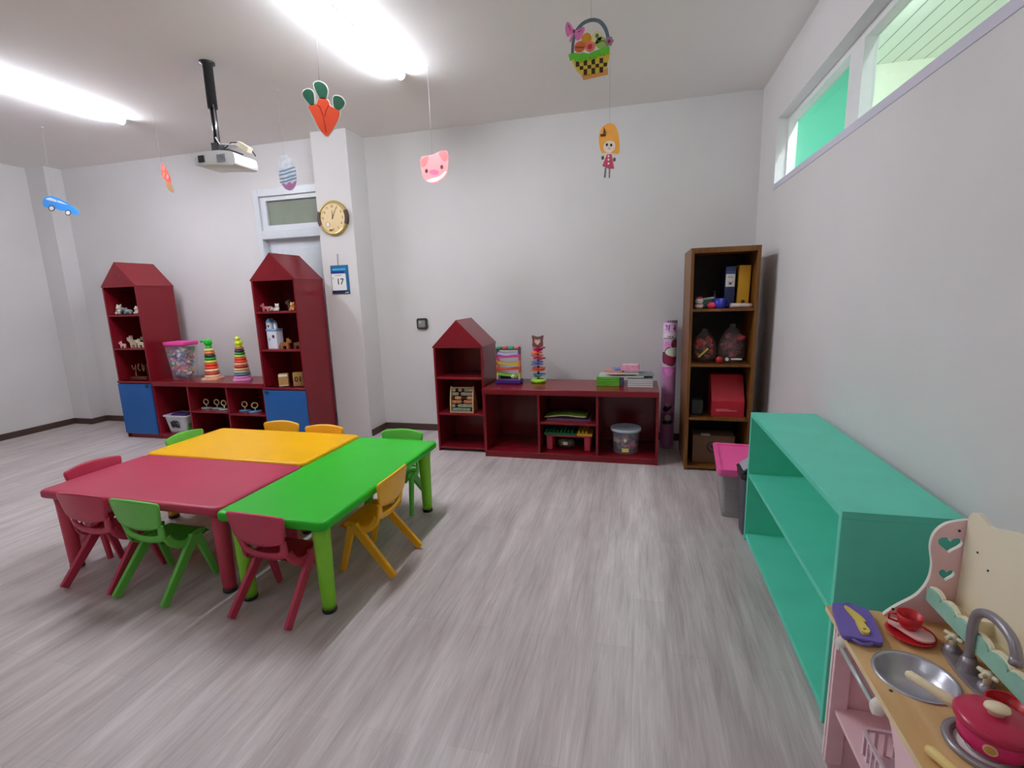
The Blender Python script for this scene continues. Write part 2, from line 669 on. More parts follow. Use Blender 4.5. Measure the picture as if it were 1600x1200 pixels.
# ------------------------------------------------------------ ceiling lights
def ceiling_light(x, y, strength, label, z=CZ, ln=1.24):
    t = thing('ceiling_light', label, 'light', (x, y, z), group='ceiling light battens')
    MB(WHITE).box(-.032, .032, -ln / 2, ln / 2, -.012, 0, bev=.002).build('housing', t)
    e = emit(TUBE_COL, strength, 'led_batten_glow')
    half = [(.030 * math.cos(a), -.012 - .034 * math.sin(a)) for a in [PI * k / 14 for k in range(15)]]
    MB(e).prism(half, -ln / 2 + .012, ln / 2 - .012, 'xz', e).build('diffuser', t)
    for sy in (-1, 1):
        cap = [(x * 1.06, -.012 + (z + .012) * 1.04) for x, z in half]
        MB(WHITE).prism(cap, sy * (ln / 2 - .006) - .006, sy * (ln / 2 - .006) + .006, 'xz', WHITE).build('end_cap', t)
    return t
ceiling_light(-4.55, 3.17, TUBE, 'bright white batten light at the left edge of the photo')
ceiling_light(-1.76, 3.12, TUBE, 'bright white batten light above the coloured tables, right of the projector')
ceiling_light(-4.55, -.6, TUBE_BACK, 'bright white batten light behind the camera on the left')
ceiling_light(-1.76, -.6, TUBE_BACK, 'bright white batten light behind the camera on the right')
ceiling_light(1.47, 1.0, CORRIDOR, 'unseen batten light added to brighten the corridor, near end', 3.42)  # both corridor battens are added, kept out of sight above the window head
ceiling_light(1.47, 4.0, CORRIDOR, 'unseen batten light added to brighten the corridor, far end', 3.42)

# ============================================================ TABLES
def table(name_label, x0, x1, y0, y1, top_m, leg_m, rotz=0.0):
    cx, cy = (x0 + x1) / 2, (y0 + y1) / 2
    w, d = (x1 - x0) / 2, (y1 - y0) / 2
    t = thing('activity_table', name_label, 'table', (cx, cy, 0), rotz, group='low plastic activity tables pushed together')
    mb = MB(top_m)
    layers = [(.0, .458, .02), (.004, .462, .03), (.0, .480, .035), (.0, .488, .035), (-.004, .496, .035), (-.014, .5005, .03), (-.026, .501, .025)]
    layers = [(-.03, .455, .03), (-.006, .455, .035), (.0, .462, .035), (.0, .488, .035), (-.004, .496, .034), (-.012, .5, .03), (-.03, .5, .025)]
    prev = None
    for off, z, r in layers:
        lp = [mb.bm.verts.new((x, y, z)) for x, y in rrect(-w - off, w + off, -d - off, d + off, r)]
        if prev:
            n = len(lp)
            for i in range(n):
                mb.face([prev[i], prev[(i + 1) % n], lp[(i + 1) % n], lp[i]], top_m, True)
        else:
            mb.face(lp[::-1], top_m)
        prev = lp
    mb.face(prev, top_m)
    # stiffening ribs under the top
    mb.box(-w + .1, w - .1, -.02, .02, .435, .456)
    mb.box(-.02, .02, -d + .1, d - .1, .435, .456)
    mb.build('tabletop', t)
    for sx in (-1, 1):
        for sy in (-1, 1):
            lx, ly = sx * (w - .075), sy * (d - .075)
            lg = MB(leg_m).lathe([(.0, .018), (.032, .018), (.034, .05), (.041, .40), (.046, .455), (.0, .455)], (lx, ly, 0), leg_m, 24).build('leg', t)
            lab(MB(BLACK).lathe([(0, 0), (.033, 0), (.035, .004), (.035, .02), (0, .02)], (lx, ly, 0), BLACK, 24).build('foot_cap', lg), 'black rubber foot cap')
    return t
T_RED = mat('#B83A55', 0.38, spec=0.25, vary=0.04, scale=5, name='crimson_table_plastic')
T_YEL = mat('#F6B90E', 0.34, spec=0.25, vary=0.03, scale=5, name='yellow_table_plastic')
T_GRN = mat('#2FBE2C', 0.36, spec=0.25, vary=0.03, scale=5, name='green_table_plastic')
L_RED = mat('#C23A52', 0.4, vary=0.03)
L_YEL = mat('#F2B01A', 0.4, vary=0.03)
L_GRN = mat('#88D42C', 0.38, vary=0.03)
table('crimson low rectangular plastic table, front left of the three', -3.245, -1.993, 1.83, 2.468, T_RED, L_RED, -.012)
table('yellow low rectangular plastic table behind the crimson one', -3.275, -2.005, 2.485, 3.14, T_YEL, L_YEL, -.012)
table('green low rectangular plastic table standing lengthwise at the right', -1.978, -1.36, 1.785, 3.075, T_GRN, L_GRN, -.012)

# ============================================================ CHAIRS
def shell(profile, m, nu=18, slot=None, thick=.011):
    """profile rows: (y, z, half width, forward curl of the edges, edge drop)"""
    rows = spl(profile, 4, closed=False)
    mb = MB(m)
    g = []
    for (y, z, hw, cur, drop) in rows:
        row = []
        for i in range(nu + 1):
            t = -1 + 2 * i / nu
            a = abs(t)
            row.append(mb.bm.verts.new((t * hw, y + cur * t * t, z - drop * max(0, (a - .72) / .28) ** 1.6)))
        g.append(row)
    fs = []
    for j in range(len(rows) - 1):
        for i in range(nu):
            if slot:
                zc = (rows[j][1] + rows[j + 1][1]) / 2
                xc = (-1 + 2 * (i + .5) / nu) * rows[j][2]
                if slot[0] < zc < slot[1] and abs(xc) < slot[2]:
                    continue
            f = mb.face([g[j][i], g[j][i + 1], g[j + 1][i + 1], g[j + 1][i]], m, True)
            fs.append(f)
    bmesh.ops.solidify(mb.bm, geom=fs, thickness=thick)
    for f in mb.bm.faces:
        f.smooth = True
    return mb

def sheet(mb, m, rows, thick):
    """rows of (x, y, z) points made into a solid skin"""
    g = [[mb.bm.verts.new(p) for p in r] for r in rows]
    fs = []
    for r0, r1 in zip(g, g[1:]):
        for i in range(len(r0) - 1):
            fs.append(mb.face([r0[i], r0[i + 1], r1[i + 1], r1[i]], m, True))
    bmesh.ops.recalc_face_normals(mb.bm, faces=fs)
    bmesh.ops.solidify(mb.bm, geom=fs, thickness=thick)
    for f in mb.bm.faces:
        f.smooth = True

def back_y(z, x):
    k = max(0.0, min(1.0, (z - .29) / .26))
    return -.060 - .062 * k ** .75 + .9 * x * x * (.35 + .65 * k)

def make_chair(m, label):
    t = thing('child_chair', label, 'chair', group='small moulded plastic chairs around the tables')
    # back plate: nearly square corners on top, bowed lower edge
    rows = []
    nu, nv = 22, 12
    for j in range(nv + 1):
        v = j / nv
        row = []
        for i in range(nu + 1):
            u = -1 + 2 * i / nu
            hw = .168 - .020 * v - .010 * v * v
            if v < .12: hw -= .010 * (1 - v / .12) ** 2
            if v > .88: hw -= .014 * ((v - .88) / .12) ** 2
            z = (.551 - .016 * u * u) * (1 - v) + (.376 + .020 * u * u) * v
            x = u * hw
            row.append((x, back_y(z, x) - .006, z))
        rows.append(row)
    mb = MB(m)
    sheet(mb, m, rows, .012)
    mb.build('backrest', t)
    # open yoke under the plate, leaving the hand slot
    inner = spl([(-.112, .405), (-.109, .372), (-.09, .342), (-.045, .331), (0, .328), (.045, .331), (.09, .342), (.109, .372), (.112, .405)], 5, False)
    outer = spl([(-.142, .405), (-.139, .362), (-.128, .322), (-.07, .300), (0, .292), (.07, .300), (.128, .322), (.139, .362), (.142, .405)], 5, False)
    rows = []
    for (xi, zi), (xo, zo) in zip(inner, outer):
        rows.append([(xi + (xo - xi) * k / 3, back_y(zi + (zo - zi) * k / 3, xi + (xo - xi) * k / 3), zi + (zo - zi) * k / 3) for k in range(4)])
    mb = MB(m)
    sheet(mb, m, rows, .013)
    mb.build('back_yoke', t)
    seat = [(-.062, .302, .118, .004, .004), (-.04, .288, .136, 0, .014), (.02, .281, .150, 0, .022), (.09, .284, .156, 0, .02), (.145, .286, .156, 0, .016), (.168, .279, .154, 0, .012), (.178, .262, .148, 0, .008)]
    shell(seat, m).build('seat', t)
    for s in (-1, 1):
        mb = MB(m)
        mb.bar((s * .147, .092, .282), (s * .163, .163, .012), .026, .044, .020, .030, (1, 0, 0), bev=.004)
        mb.build('front_leg', t)
        mb = MB(m)
        mb.bar((s * .148, .080, .284), (s * .165, -.152, .012), .026, .052, .020, .042, (1, 0, 0), bev=.004)
        mb.build('rear_leg', t)
        # moulded side rail sweeping from the yoke along the seat edge to the leg joint
        mb = MB(m)
        pts = spl([(s * .132, -.052, .335), (s * .140, -.040, .300), (s * .148, -.012, .273), (s * .151, .03, .263), (s * .152, .07, .274), (s * .151, .105, .284), (s * .15, .14, .280)], 3, False)
        rows = []
        for p, q in zip(pts, pts[1:] + pts[-1:]):
            d = Vector(q) - Vector(p) if q != p else Vector(pts[-1]) - Vector(pts[-2])
            d.normalize()
            nrm = Vector((0, -d.z, d.y))
            rows.append([tuple(Vector(p) + nrm * h) for h in (-.020, -.007, .007, .020)])
        sheet(mb, m, rows, .012)
        mb.build('side_rail', t)
    return t
C_RED = mat('#C83A58', 0.36, vary=0.03, name='crimson_chair_plastic')
C_GRN = mat('#6CCB4E', 0.36, vary=0.03, name='green_chair_plastic')
C_YEL = mat('#FFBC22', 0.36, vary=0.03, name='yellow_chair_plastic')
CH = {}
def chair(colour, x, y, deg, label):
    if colour not in CH:
        CH[colour] = make_chair({'r': C_RED, 'g': C_GRN, 'y': C_YEL}[colour], label)
        o = CH[colour]
    else:
        o = copy_tree(CH[colour])
        o['label'] = label
    o.location = (x, y, 0)
    o.rotation_euler.z = math.radians(deg)
chair('r', -2.82, 1.868, 0, 'crimson child chair at the front left of the crimson table, left of the green chair')
chair('g', -2.437, 1.852, -2, 'green child chair tucked into the front side of the crimson table')
chair('r', -1.695, 1.835, -3, 'crimson child chair at the near end of the green table')
chair('y', -1.408, 2.335, 90, 'yellow child chair on the right long side of the green table')
chair('g', -1.655, 3.035, 180, 'green child chair at the far end of the green table')
chair('y', -2.765, 3.125, 180, 'yellow child chair behind the yellow table, in front of the blue cupboard door')
chair('y', -2.325, 3.065, 182, 'yellow child chair behind the yellow table, in front of the pillar')
chair('g', -3.20, 2.83, -88, 'green child chair at the left end of the yellow table')
chair('r', -3.20, 2.175, -92, 'crimson child chair at the left end of the crimson table')

# ============================================================ RED HOUSE SHELVES
def house_shelf(label, x0, x1, y0, y1, eave, apex, shelves, door=None, th=.02, group='red house-shaped toy shelves', knob_side=1):
    t = thing('house_shelf', label, 'shelf', ((x0 + x1) / 2, y0, 0), group=group)
    w = (x1 - x0) / 2
    d = y1 - y0
    for s in (-1, 1):
        MB(RED).box(min(s * w, s * (w - th)), max(s * w, s * (w - th)), 0, d, 0, eave, bev=.002).build('side_panel', t)
    MB(RED).box(-w + th, w - th, d - .012, d, .03, eave).build('back_panel', t)
    for z in shelves:
        MB(RED).box(-w + th, w - th, .004, d - .012, z - th, z, bev=.002).build('shelf_board', t)
    mb = MB(RED)
    mb.prism([(-w - .006, eave - .012), (w + .006, eave - .012), (w + .006, eave), (0, apex), (-w - .006, eave)], -.004, d, 'xz', RED)
    rf = mb.build('gable_roof', t)
    k = .048 * (apex - eave) / .25
    mb = MB(RED)
    cz = eave + (apex - eave) * .38
    mb.tube([(.0 + k * math.cos(a), -.003, cz + k * math.sin(a)) for a in [-1.3 + 2.4 * i / 10 for i in range(11)]], [.001] + [.0055] * 9 + [.001], RED, 8)
    lab(mb.build('recess_shade_arc', rf), 'small red arc standing for the shaded edge of a gable recess')  # raised arc stands in for the shaded rim of a round recess
    if door:
        z0, z1 = door
        dr = MB(BLUE).box(-w + .004, w - .004, -.018, -.001, z0, z1, bev=.003).build('door', t)
        lab(dr, 'blue cupboard door')
        kx = knob_side * (w - .045)
        lab(MB(mat('#0A2A4E', .4)).box(kx - .022, kx + .022, -.024, -.017, z1 - .04, z1 - .004, bev=.003).build('finger_pull', dr), 'dark finger pull in the top corner')
        MB(RED).box(-w + th, w - th, .02, .04, 0, z0).build('plinth', t)
        MB(RED).box(-w - (.007 if knob_side > 0 else -.001), w - .001, -.012, .06, z1 + .008, shelves[2], bev=.003).build('ledge_board', t)
    return t
house_shelf('tall red house-shaped shelf with blue door, farthest left', -5.725, -5.25, 4.2, 4.65, 1.715, 1.97, (1.405, 1.035, .665, .06), door=(.055, .632), knob_side=1)
house_shelf('tall red house-shaped shelf with blue door, standing before the door by the pillar', -3.765, -3.255, 4.2, 4.65, 1.715, 1.97, (1.40, 1.015, .625, .06), door=(.055, .592), knob_side=-1)
house_shelf('short red house-shaped shelf with three open compartments', -1.885, -1.392, 4.3, 4.74, 1.028, 1.277, (.735, .382, .045))

def low_shelf(label, x0, x1, y0, y1, top, slab, dividers, mids, base=.06, over=.0):
    t = thing('low_shelf', label, 'shelf', ((x0 + x1) / 2, y0, 0), group='low open red toy shelves')
    cx = (x0 + x1) / 2
    d = y1 - y0
    w = (x1 - x0) / 2
    MB(RED).box(-w - over, w, -.006, d, top - slab, top, bev=.004).build('top_board', t)
    MB(RED).box(-w + .02, w - .02, d - .012, d, base, top - slab).build('back_panel', t)
    for s in (-1, 1):
        MB(RED).box(min(s * w, s * (w - .02)), max(s * w, s * (w - .02)), 0, d, 0, top - slab, bev=.002).build('side_panel', t)
    MB(RED).box(-w + .02, w - .02, .003, d - .012, base - .02, base, bev=.002).build('bottom_board', t)
    MB(RED).box(-w + .02, w - .02, .008, .025, 0, base - .02).build('plinth', t)
    for x in dividers:
        MB(RED).box(x - cx - .01, x - cx + .01, .003, d - .012, base, top - slab, bev=.002).build('divider', t)
    for a, b, z in mids:
        MB(RED).box(a - cx, b - cx, .006, d - .012, z - .02, z, bev=.002).build('shelf_board', t)
    return t
low_shelf('low open red shelf linking the two tall house-shaped shelves', -5.248, -3.767, 4.2, 4.65, .66, .05, (-4.77, -4.255), ((-4.76, -4.265, .34), (-4.245, -3.787, .325)))
low_shelf('low open red shelf beside the short house-shaped shelf under the books', -1.372, .185, 4.2, 4.755, .65, .05, (-.855, -.333), ((-.845, -.343, .352),), over=.01)

# ============================================================ BROWN BOOKSHELF
BW = wood_mat('#86561F', '#6B4017', .4, 2, 12)
t = thing('bookshelf', 'tall narrow brown wooden bookshelf in the right back corner', 'shelf', (.645, 4.14, 0))
for s in (-1, 1):
    MB(BW).box(min(s * .25, s * .225), max(s * .25, s * .225), 0, .57, 0, 1.805, bev=.002).build('side_panel', t)
MB(BW).box(-.225, .225, 0, .57, 1.765, 1.805, bev=.002).build('top_board', t)
BWD = mat('#3A2A24', .6, name='dark_backing_board')
lab(MB(BWD).box(-.225, .225, .558, .57, .02, 1.765).build('back_panel', t), 'dark backing board')
for z in (1.335, .895, .452, .035):
    MB(BW).box(-.225, .225, .004, .558, z - .02, z, bev=.002).build('shelf_board', t)

# ============================================================ GREEN SHELF
GRN = mat('#60D6BA', 0.45, vary=0.05, scale=5, name='mint_green_paint')
t = thing('open_shelf', 'mint green two-tier open shelf along the right wall', 'shelf', (.64, 2.33, 0))
def gp(a, *b):
    return MB(GRN).box(a[0] - .64, a[1] - .64, a[2] - 2.33, a[3] - 2.33, a[4], a[5], bev=.002)
gp((.64, .975, 1.665, 2.992, .762, .787)).build('top_board', t)
for y in (1.665, 2.968):
    gp((.64, .975, y, y + .024, 0, .762)).build('side_panel', t)
gp((.96, .975, 1.689, 2.968, .02, .762)).build('back_panel', t)
gp((.645, .96, 1.689, 2.968, .402, .422)).build('shelf_board', t)
gp((.645, .96, 1.689, 2.968, .02, .045)).build('bottom_board', t)
gp((.66, .68, 1.689, 2.968, 0, .02)).build('plinth', t)

# ============================================================ PAPER DECORATIONS ON STRINGS
def cf(u0, v0, kx, kz):
    return lambda pts: [((u - u0) * kx, (v0 - v) * kz) for u, v in pts]
STRING = mat('#9A9897', .6, vary=.01, name='white_string')
def card(name, label, loc, parts, top, yaw=0.0, hook=(0, 0)):
    """flat paper cut-out: parts = (part name, layer, [(polygon, material)...])"""
    t = thing(name, label, 'decoration', loc, yaw, group='paper cut-outs hanging on strings from the ceiling')
    for pn, layer, polys in parts:
        mb = MB()
        for poly, m in polys:
            y = -.0011 * layer
            mb.prism(poly, y - .001, y + (.001 if layer == 0 else 0.0), 'xz', m)
        mb.build(pn, t)
    h = CZ - loc[2]
    MB(STRING).tube([(top[0], 0, top[1] - .004), (top[0] + hook[0], hook[1], h)], .0008, STRING, 6).build('string', t)
    lab(MB(PAPER).box(top[0] + hook[0] - .014, top[0] + hook[0] + .014, hook[1] - .008, hook[1] + .008, h - .002, h).build('tape', t), 'white tape on the ceiling')
    return t
def grow(poly, k):
    cx = sum(p[0] for p in poly) / len(poly)
    cz = sum(p[1] for p in poly) / len(poly)
    out = []
    for x, z in poly:
        d = math.hypot(x - cx, z - cz) or 1
        out.append((x + (x - cx) / d * k, z + (z - cz) / d * k))
    return out
P_OR = mat('#FF5A2E', .6, vary=.03)
P_DOR = mat('#C92F1E', .6, vary=.02)
P_GR = mat('#1E5E45', .6, vary=.08, scale=40)
P_W = mat('#F3EDE6', .6, vary=.02)
# carrot bunch
f = cf(360, 930, .00079, .00065)
body = spl(f([(230, 895), (262, 878), (300, 884), (315, 850), (348, 836), (385, 852), (404, 882), (412, 914), (458, 945), (485, 970), (480, 1010), (450, 1065), (410, 1115), (365, 1160), (330, 1130), (300, 1080), (265, 990), (238, 925)]), 3)
lv = [spl(f(q), 4) for q in ([(190, 785), (205, 758), (240, 750), (278, 775), (285, 830), (275, 884), (245, 878), (210, 830)],
      [(293, 720), (312, 703), (345, 705), (385, 735), (402, 780), (395, 822), (375, 852), (338, 838), (310, 790)],
      [(445, 850), (465, 838), (500, 850), (520, 870), (535, 905), (515, 940), (480, 957), (447, 932), (440, 890)])]
card('paper_carrots', 'orange paper carrot bunch with dark green leaves on a white string', (-1.80, 2.75, 2.60), [
    ('backing', 0, [(grow(body, .006), P_W)] + [(grow(q, .006), P_W) for q in lv]),
    ('carrots', 1, [(body, P_OR)]),
    ('crease', 2, [(f([(308, 890), (330, 905), (352, 985), (366, 1130), (356, 1130), (344, 1000), (322, 915), (304, 898)]), P_DOR), (f([(398, 905), (404, 912), (378, 950), (366, 1000), (358, 990), (370, 945)]), P_DOR)]),
    ('leaf', 1, [(lv[0], P_GR)]), ('leaf', 1, [(lv[1], P_GR)]), ('leaf', 1, [(lv[2], P_GR)])], f([(338, 705)])[0], hook=(.005, .02))
# basket of painted eggs
f = cf(620, 750, .00032, .000295)
P_SL = mat('#6C7C87', .6, vary=.15, scale=60)
P_PK = mat('#F58BC8', .6, vary=.04)
P_DP = mat('#9A2D6B', .6)
arch_o = [(325, 790), (330, 660), (350, 540), (400, 420), (500, 325), (640, 288), (770, 325), (860, 420), (910, 540), (930, 660)]
arch_i = [(880, 650), (860, 560), (810, 450), (740, 375), (640, 348), (530, 375), (440, 460), (395, 560), (375, 680), (372, 790)]
arch = f(spl(arch_o, 4, False) + spl(arch_i, 4, False))
bask = f([(335, 850), (935, 850), (930, 930), (890, 1070), (800, 1150), (500, 1158), (410, 1060), (355, 940)])
checks = []
YB1 = mat('#F2D34A', .6, vary=.04)
BR1 = mat('#4A2A12', .6, vary=.04)
for r, (v0, v1) in enumerate(((925, 1005), (1005, 1062), (1062, 1150))):
    for c in range(8):
        if (r + c) % 2 == 0:
            u0 = 400 + c * 62 + (r % 2) * 0
            u1 = u0 + 56
            if r == 2 and (u0 < 500 or u1 > 850): continue
            checks.append((f([(u0, v1), (u1, v1), (u1, v0), (u0, v0)]), BR1))
grass_top = [(285, 800), (330, 785), (400, 790), (460, 812), (520, 800), (610, 835), (700, 800), (780, 790), (850, 760), (925, 765)]
grass_bot = [(930, 830), (900, 900), (880, 850), (850, 910), (815, 870), (780, 900), (750, 870), (720, 940), (690, 890), (650, 950), (620, 880), (590, 960), (560, 885), (530, 950), (490, 890), (460, 970), (430, 885), (400, 940), (370, 870), (310, 905)]
def egg(u, v, ru, rv, m, rot=0.0):
    return (f(ell(u, v, ru, rv, 22, rot)), m)
eggs = [
    (egg(570, 600, 82, 98, mat('#F0A531', .6, vary=.1, scale=30)), None),
    (egg(725, 600, 80, 98, mat('#F2E9A4', .6)), egg(735, 575, 28, 34, P_SL)),
    (egg(800, 690, 92, 92, mat('#B5D873', .6)), (f([(740, 650), (870, 665), (870, 680), (740, 665)]), mat('#4F8B2B', .6))),
    (egg(465, 705, 88, 90, mat('#EE7A3E', .6, vary=.12, scale=30)), (f([(400, 690), (530, 715), (530, 735), (395, 712)]), mat('#B0392C', .6))),
    (egg(630, 725, 80, 84, mat('#F48C7E', .6)), egg(625, 725, 38, 42, mat('#E23B35', .6)))]
fl = MB
parts = [('backing', 0, [(grow(bask, .005), P_W)]), ('basket_handle', 1, [(arch, P_SL)]),
         ('bow', 3, [(f(spl([(375, 450), (340, 360), (280, 290), (245, 330), (240, 430), (275, 520), (330, 490)], 4)), P_PK), (f(spl([(375, 450), (450, 430), (520, 405), (545, 450), (510, 530), (470, 590), (410, 590), (390, 520)], 4)), P_PK),
          (f(spl([(350, 470), (300, 590), (330, 600), (370, 490)], 3)), P_PK)]),
         ('bow_knot', 4, [(f(ell(375, 450, 22, 30)), P_DP), (f([(290, 330), (330, 430), (320, 435), (280, 340)]), P_DP), (f([(430, 470), (495, 445), (500, 455), (435, 482)]), P_DP)])]
for i, (e, dct) in enumerate(eggs):
    parts.append(('painted_egg', 2 + (i > 2), [e] + ([(d, m) for d, m in []])))
    if dct:
        parts.append(('egg_mark', 3 + (i > 2), [dct]))
parts += [('basket_body', 1, [(bask, YB1)]), ('basket_check', 2, checks), ('grass', 5, [(f(grass_top + grass_bot), mat('#6CD832', .6, vary=.08, scale=30))]),
          ('basket_foot', 1, [(f([(490, 1152), (800, 1148), (900, 1080), (905, 1195), (520, 1232)]), mat('#F0A75A', .6, vary=.05))]),
          ('flower', 6, [(f(ell(920 + 45 * math.cos(a), 695 + 50 * math.sin(a), 26, 28, 12)), mat('#B98BA6', .6)) for a in [k * PI / 3 for k in range(6)]] + [(f(ell(920, 695, 26, 30)), P_DP)])]
card('paper_basket', 'paper basket of painted eggs with a pink bow, hanging from the ceiling', (-.256, 2.75, 2.703), parts, f([(640, 292)])[0])
# egg in silver paper
f = cf(305, 950, .00097, .00078)
eo = f(spl([(290, 766), (335, 790), (370, 840), (392, 910), (394, 990), (380, 1070), (345, 1125), (310, 1133), (270, 1115), (235, 1060), (217, 980), (217, 900), (235, 840), (258, 790)], 4))
foil = mat('#DDE2EA', .22, metal=.35, vary=.18, scale=26, bump=.6, name='crinkled_silver_foil')
BLS = mat('#587A95', .5, vary=.05)
st = []
for v in (920, 955, 995, 1028):
    w = 78 if v < 940 else 84
    st.append((f([(308 - w, v + 8), (308 - w * .3, v + 2), (308 + w * .4, v - 12), (308 + w, v - 18), (308 + w, v - 4), (308 + w * .4, v + 4), (308 - w * .3, v + 18), (308 - w, v + 22)]), BLS))
zig = f([(240, 1060), (265, 1055), (285, 1075), (305, 1052), (325, 1050), (345, 1070), (365, 1048), (392, 1040), (375, 1090), (340, 1122), (310, 1130), (272, 1112)])
card('paper_egg', 'silver foil paper egg with blue stripes and a purple zigzag', (-2.815, 3.69, 2.54), [
    ('egg', 0, [(eo, foil)]), ('stripe', 1, [st[0]]), ('stripe', 1, [st[1]]), ('stripe', 1, [st[2]]), ('stripe', 1, [st[3]]), ('zigzag', 1, [(zig, mat('#A0608F', .5, vary=.1, scale=30))])], f([(290, 770)])[0])
# pig face
f = cf(390, 1000, .00105, .00091)
po = f(spl([(284, 985), (283, 930), (300, 908), (345, 904), (392, 897), (440, 880), (488, 880), (502, 912), (499, 960), (494, 1010), (482, 1058), (446, 1100), (392, 1124), (338, 1114), (300, 1076), (290, 1030)], 4))
PIGP = mat('#EE8486', .55, vary=.04)
card('paper_pig', 'pink paper pig face hanging before the back wall', (-1.516, 3.69, 2.463), [
    ('face', 0, [(po, PIGP)]),
    ('ear', 1, [(f(spl([(290, 985), (292, 930), (325, 912), (350, 915), (325, 975)], 3)), mat('#E8625F', .55))]),
    ('ear', 1, [(f(spl([(495, 940), (490, 890), (450, 882), (430, 900), (465, 960)], 3)), mat('#E8625F', .55))]),
    ('eye', 1, [(f(ell(327, 1022, 12, 17)), mat('#5A1420', .4))]), ('eye', 1, [(f(ell(447, 1003, 12, 17)), mat('#5A1420', .4))]),
    ('snout', 1, [(f(ell(386, 1038, 38, 21, 20, .2)), mat('#E25B80', .5))]),
    ('chin', 1, [(f(spl([(325, 1095), (370, 1085), (430, 1070), (478, 1035), (470, 1065), (430, 1100), (390, 1115), (345, 1112)], 3)), mat('#F9D5E2', .4))])], f([(378, 895)])[0])
# doll
f = cf(470, 830, .00066, .00063)
HAIR = mat('#FFB04A', .55, vary=.05)
hair = f(spl([(375, 640), (410, 580), (470, 552), (530, 575), (568, 660), (582, 770), (578, 868), (535, 872), (500, 860), (440, 850), (395, 842), (372, 740)], 4))
card('paper_doll', 'paper doll with long orange hair and a red dress hanging on a string', (-.215, 3.69, 2.458), [
    ('hair', 0, [(hair, HAIR)]),
    ('face', 1, [(f(ell(478, 790, 62, 66)), mat('#F9E3D2', .55))]),
    ('fringe', 2, [(f(spl([(402, 760), (415, 705), (470, 668), (540, 700), (552, 770), (520, 745), (475, 728), (430, 738)], 3)), HAIR)]),
    ('hair_clip', 3, [(f([(385, 655), (440, 655), (438, 680), (385, 680)]), BR1), (f([(422, 585), (444, 650), (412, 650)]), mat('#6A4A12', .5))]),
    ('eye', 3, [(f(ell(452, 770, 11, 15)), BLACK)]), ('eye', 3, [(f(ell(497, 778, 11, 15)), BLACK)]),
    ('mouth', 3, [(f([(462, 806), (475, 818), (490, 806), (488, 802), (475, 810), (464, 802)]), mat('#8DA2C4', .5))]),
    ('dress', 1, [(f([(452, 870), (502, 870), (530, 1026), (470, 1020), (405, 985)]), mat('#C84864', .55, vary=.1, scale=30))]),
    ('button', 2, [(f(ell(470, v, 10, 11)), P_W) for v in (890, 925, 965)]),
    ('mitten', 1, [(f(ell(410, 900, 16, 22)), mat('#5A5A50', .5))]), ('mitten', 1, [(f(ell(530, 930, 14, 22)), mat('#5A5A50', .5))]),
    ('arm', 0, [(f([(455, 870), (420, 885), (405, 925), (425, 930), (455, 900)]), P_W)]), ('arm', 0, [(f([(500, 870), (530, 900), (545, 945), (520, 950), (505, 910)]), P_W)]),
    ('leg', 0, [(f([(432, 1005), (450, 1008), (442, 1110), (420, 1108)]), mat('#6F7670', .5))]), ('leg', 0, [(f([(474, 1018), (490, 1018), (486, 1118), (472, 1116)]), mat('#6F7670', .5))])], f([(480, 555)])[0])
# blue car
f = cf(780, 740, .00093, .00064)
CARB = mat('#3C9CF2', .5, vary=.03)
co = f(spl([(536, 705), (546, 625), (595, 585), (670, 585), (770, 630), (840, 680), (890, 726), (960, 780), (1000, 840), (985, 884), (905, 865), (840, 822), (760, 800), (700, 770), (620, 765), (565, 735)], 3))
card('paper_car', 'blue paper car hanging at the far left', (-5.35, 3.69, 2.455), [
    ('car_body', 0, [(co, CARB)]),
    ('car_window', 1, [(f([(585, 622), (610, 605), (655, 605), (735, 650), (728, 678)]), mat('#DCE9FA', .4))]),
    ('car_window', 1, [(f([(748, 652), (800, 680), (868, 728), (740, 682)]), mat('#DCE9FA', .4))]),
    ('wheel', 1, [(f(ell(645, 757, 46, 42)), DARK)]), ('wheel', 1, [(f(ell(857, 842, 41, 40)), DARK)]),
    ('hub', 2, [(f(ell(645, 757, 32, 29)), P_W)]), ('hub', 2, [(f(ell(857, 842, 29, 27)), P_W)])], f([(690, 615)])[0], hook=(.02, 0))
# toadstool, turned almost edge-on
f = cf(265, 965, .00083 * 1.76, .00073)
card('paper_toadstool', 'red paper toadstool turned edge-on, left of the projector', (-4.05, 3.69, 2.60), [
    ('stem', 0, [(f(spl([(240, 985), (270, 1000), (305, 1025), (325, 1130), (316, 1147), (270, 1110), (245, 1060)], 3)), mat('#94683C', .55, vary=.06))]),
    ('cap', 1, [(f(spl([(205, 925), (208, 840), (225, 788), (252, 812), (285, 880), (308, 960), (316, 1010), (303, 1030), (270, 1008), (240, 980)], 3)), mat('#B8332E', .55, vary=.06))]),
    ('spot', 2, [(f(ell(245, 848, 16, 28, 16, .3)), mat('#E0604E', .5))]), ('spot', 2, [(f(ell(282, 955, 14, 26, 16, .2)), mat('#EE8A78', .5))]), ('spot', 2, [(f(ell(236, 918, 13, 28, 16, .3)), mat('#96804A', .5))])], f([(226, 795)])[0], yaw=-.35, hook=(-.05, 0.01))

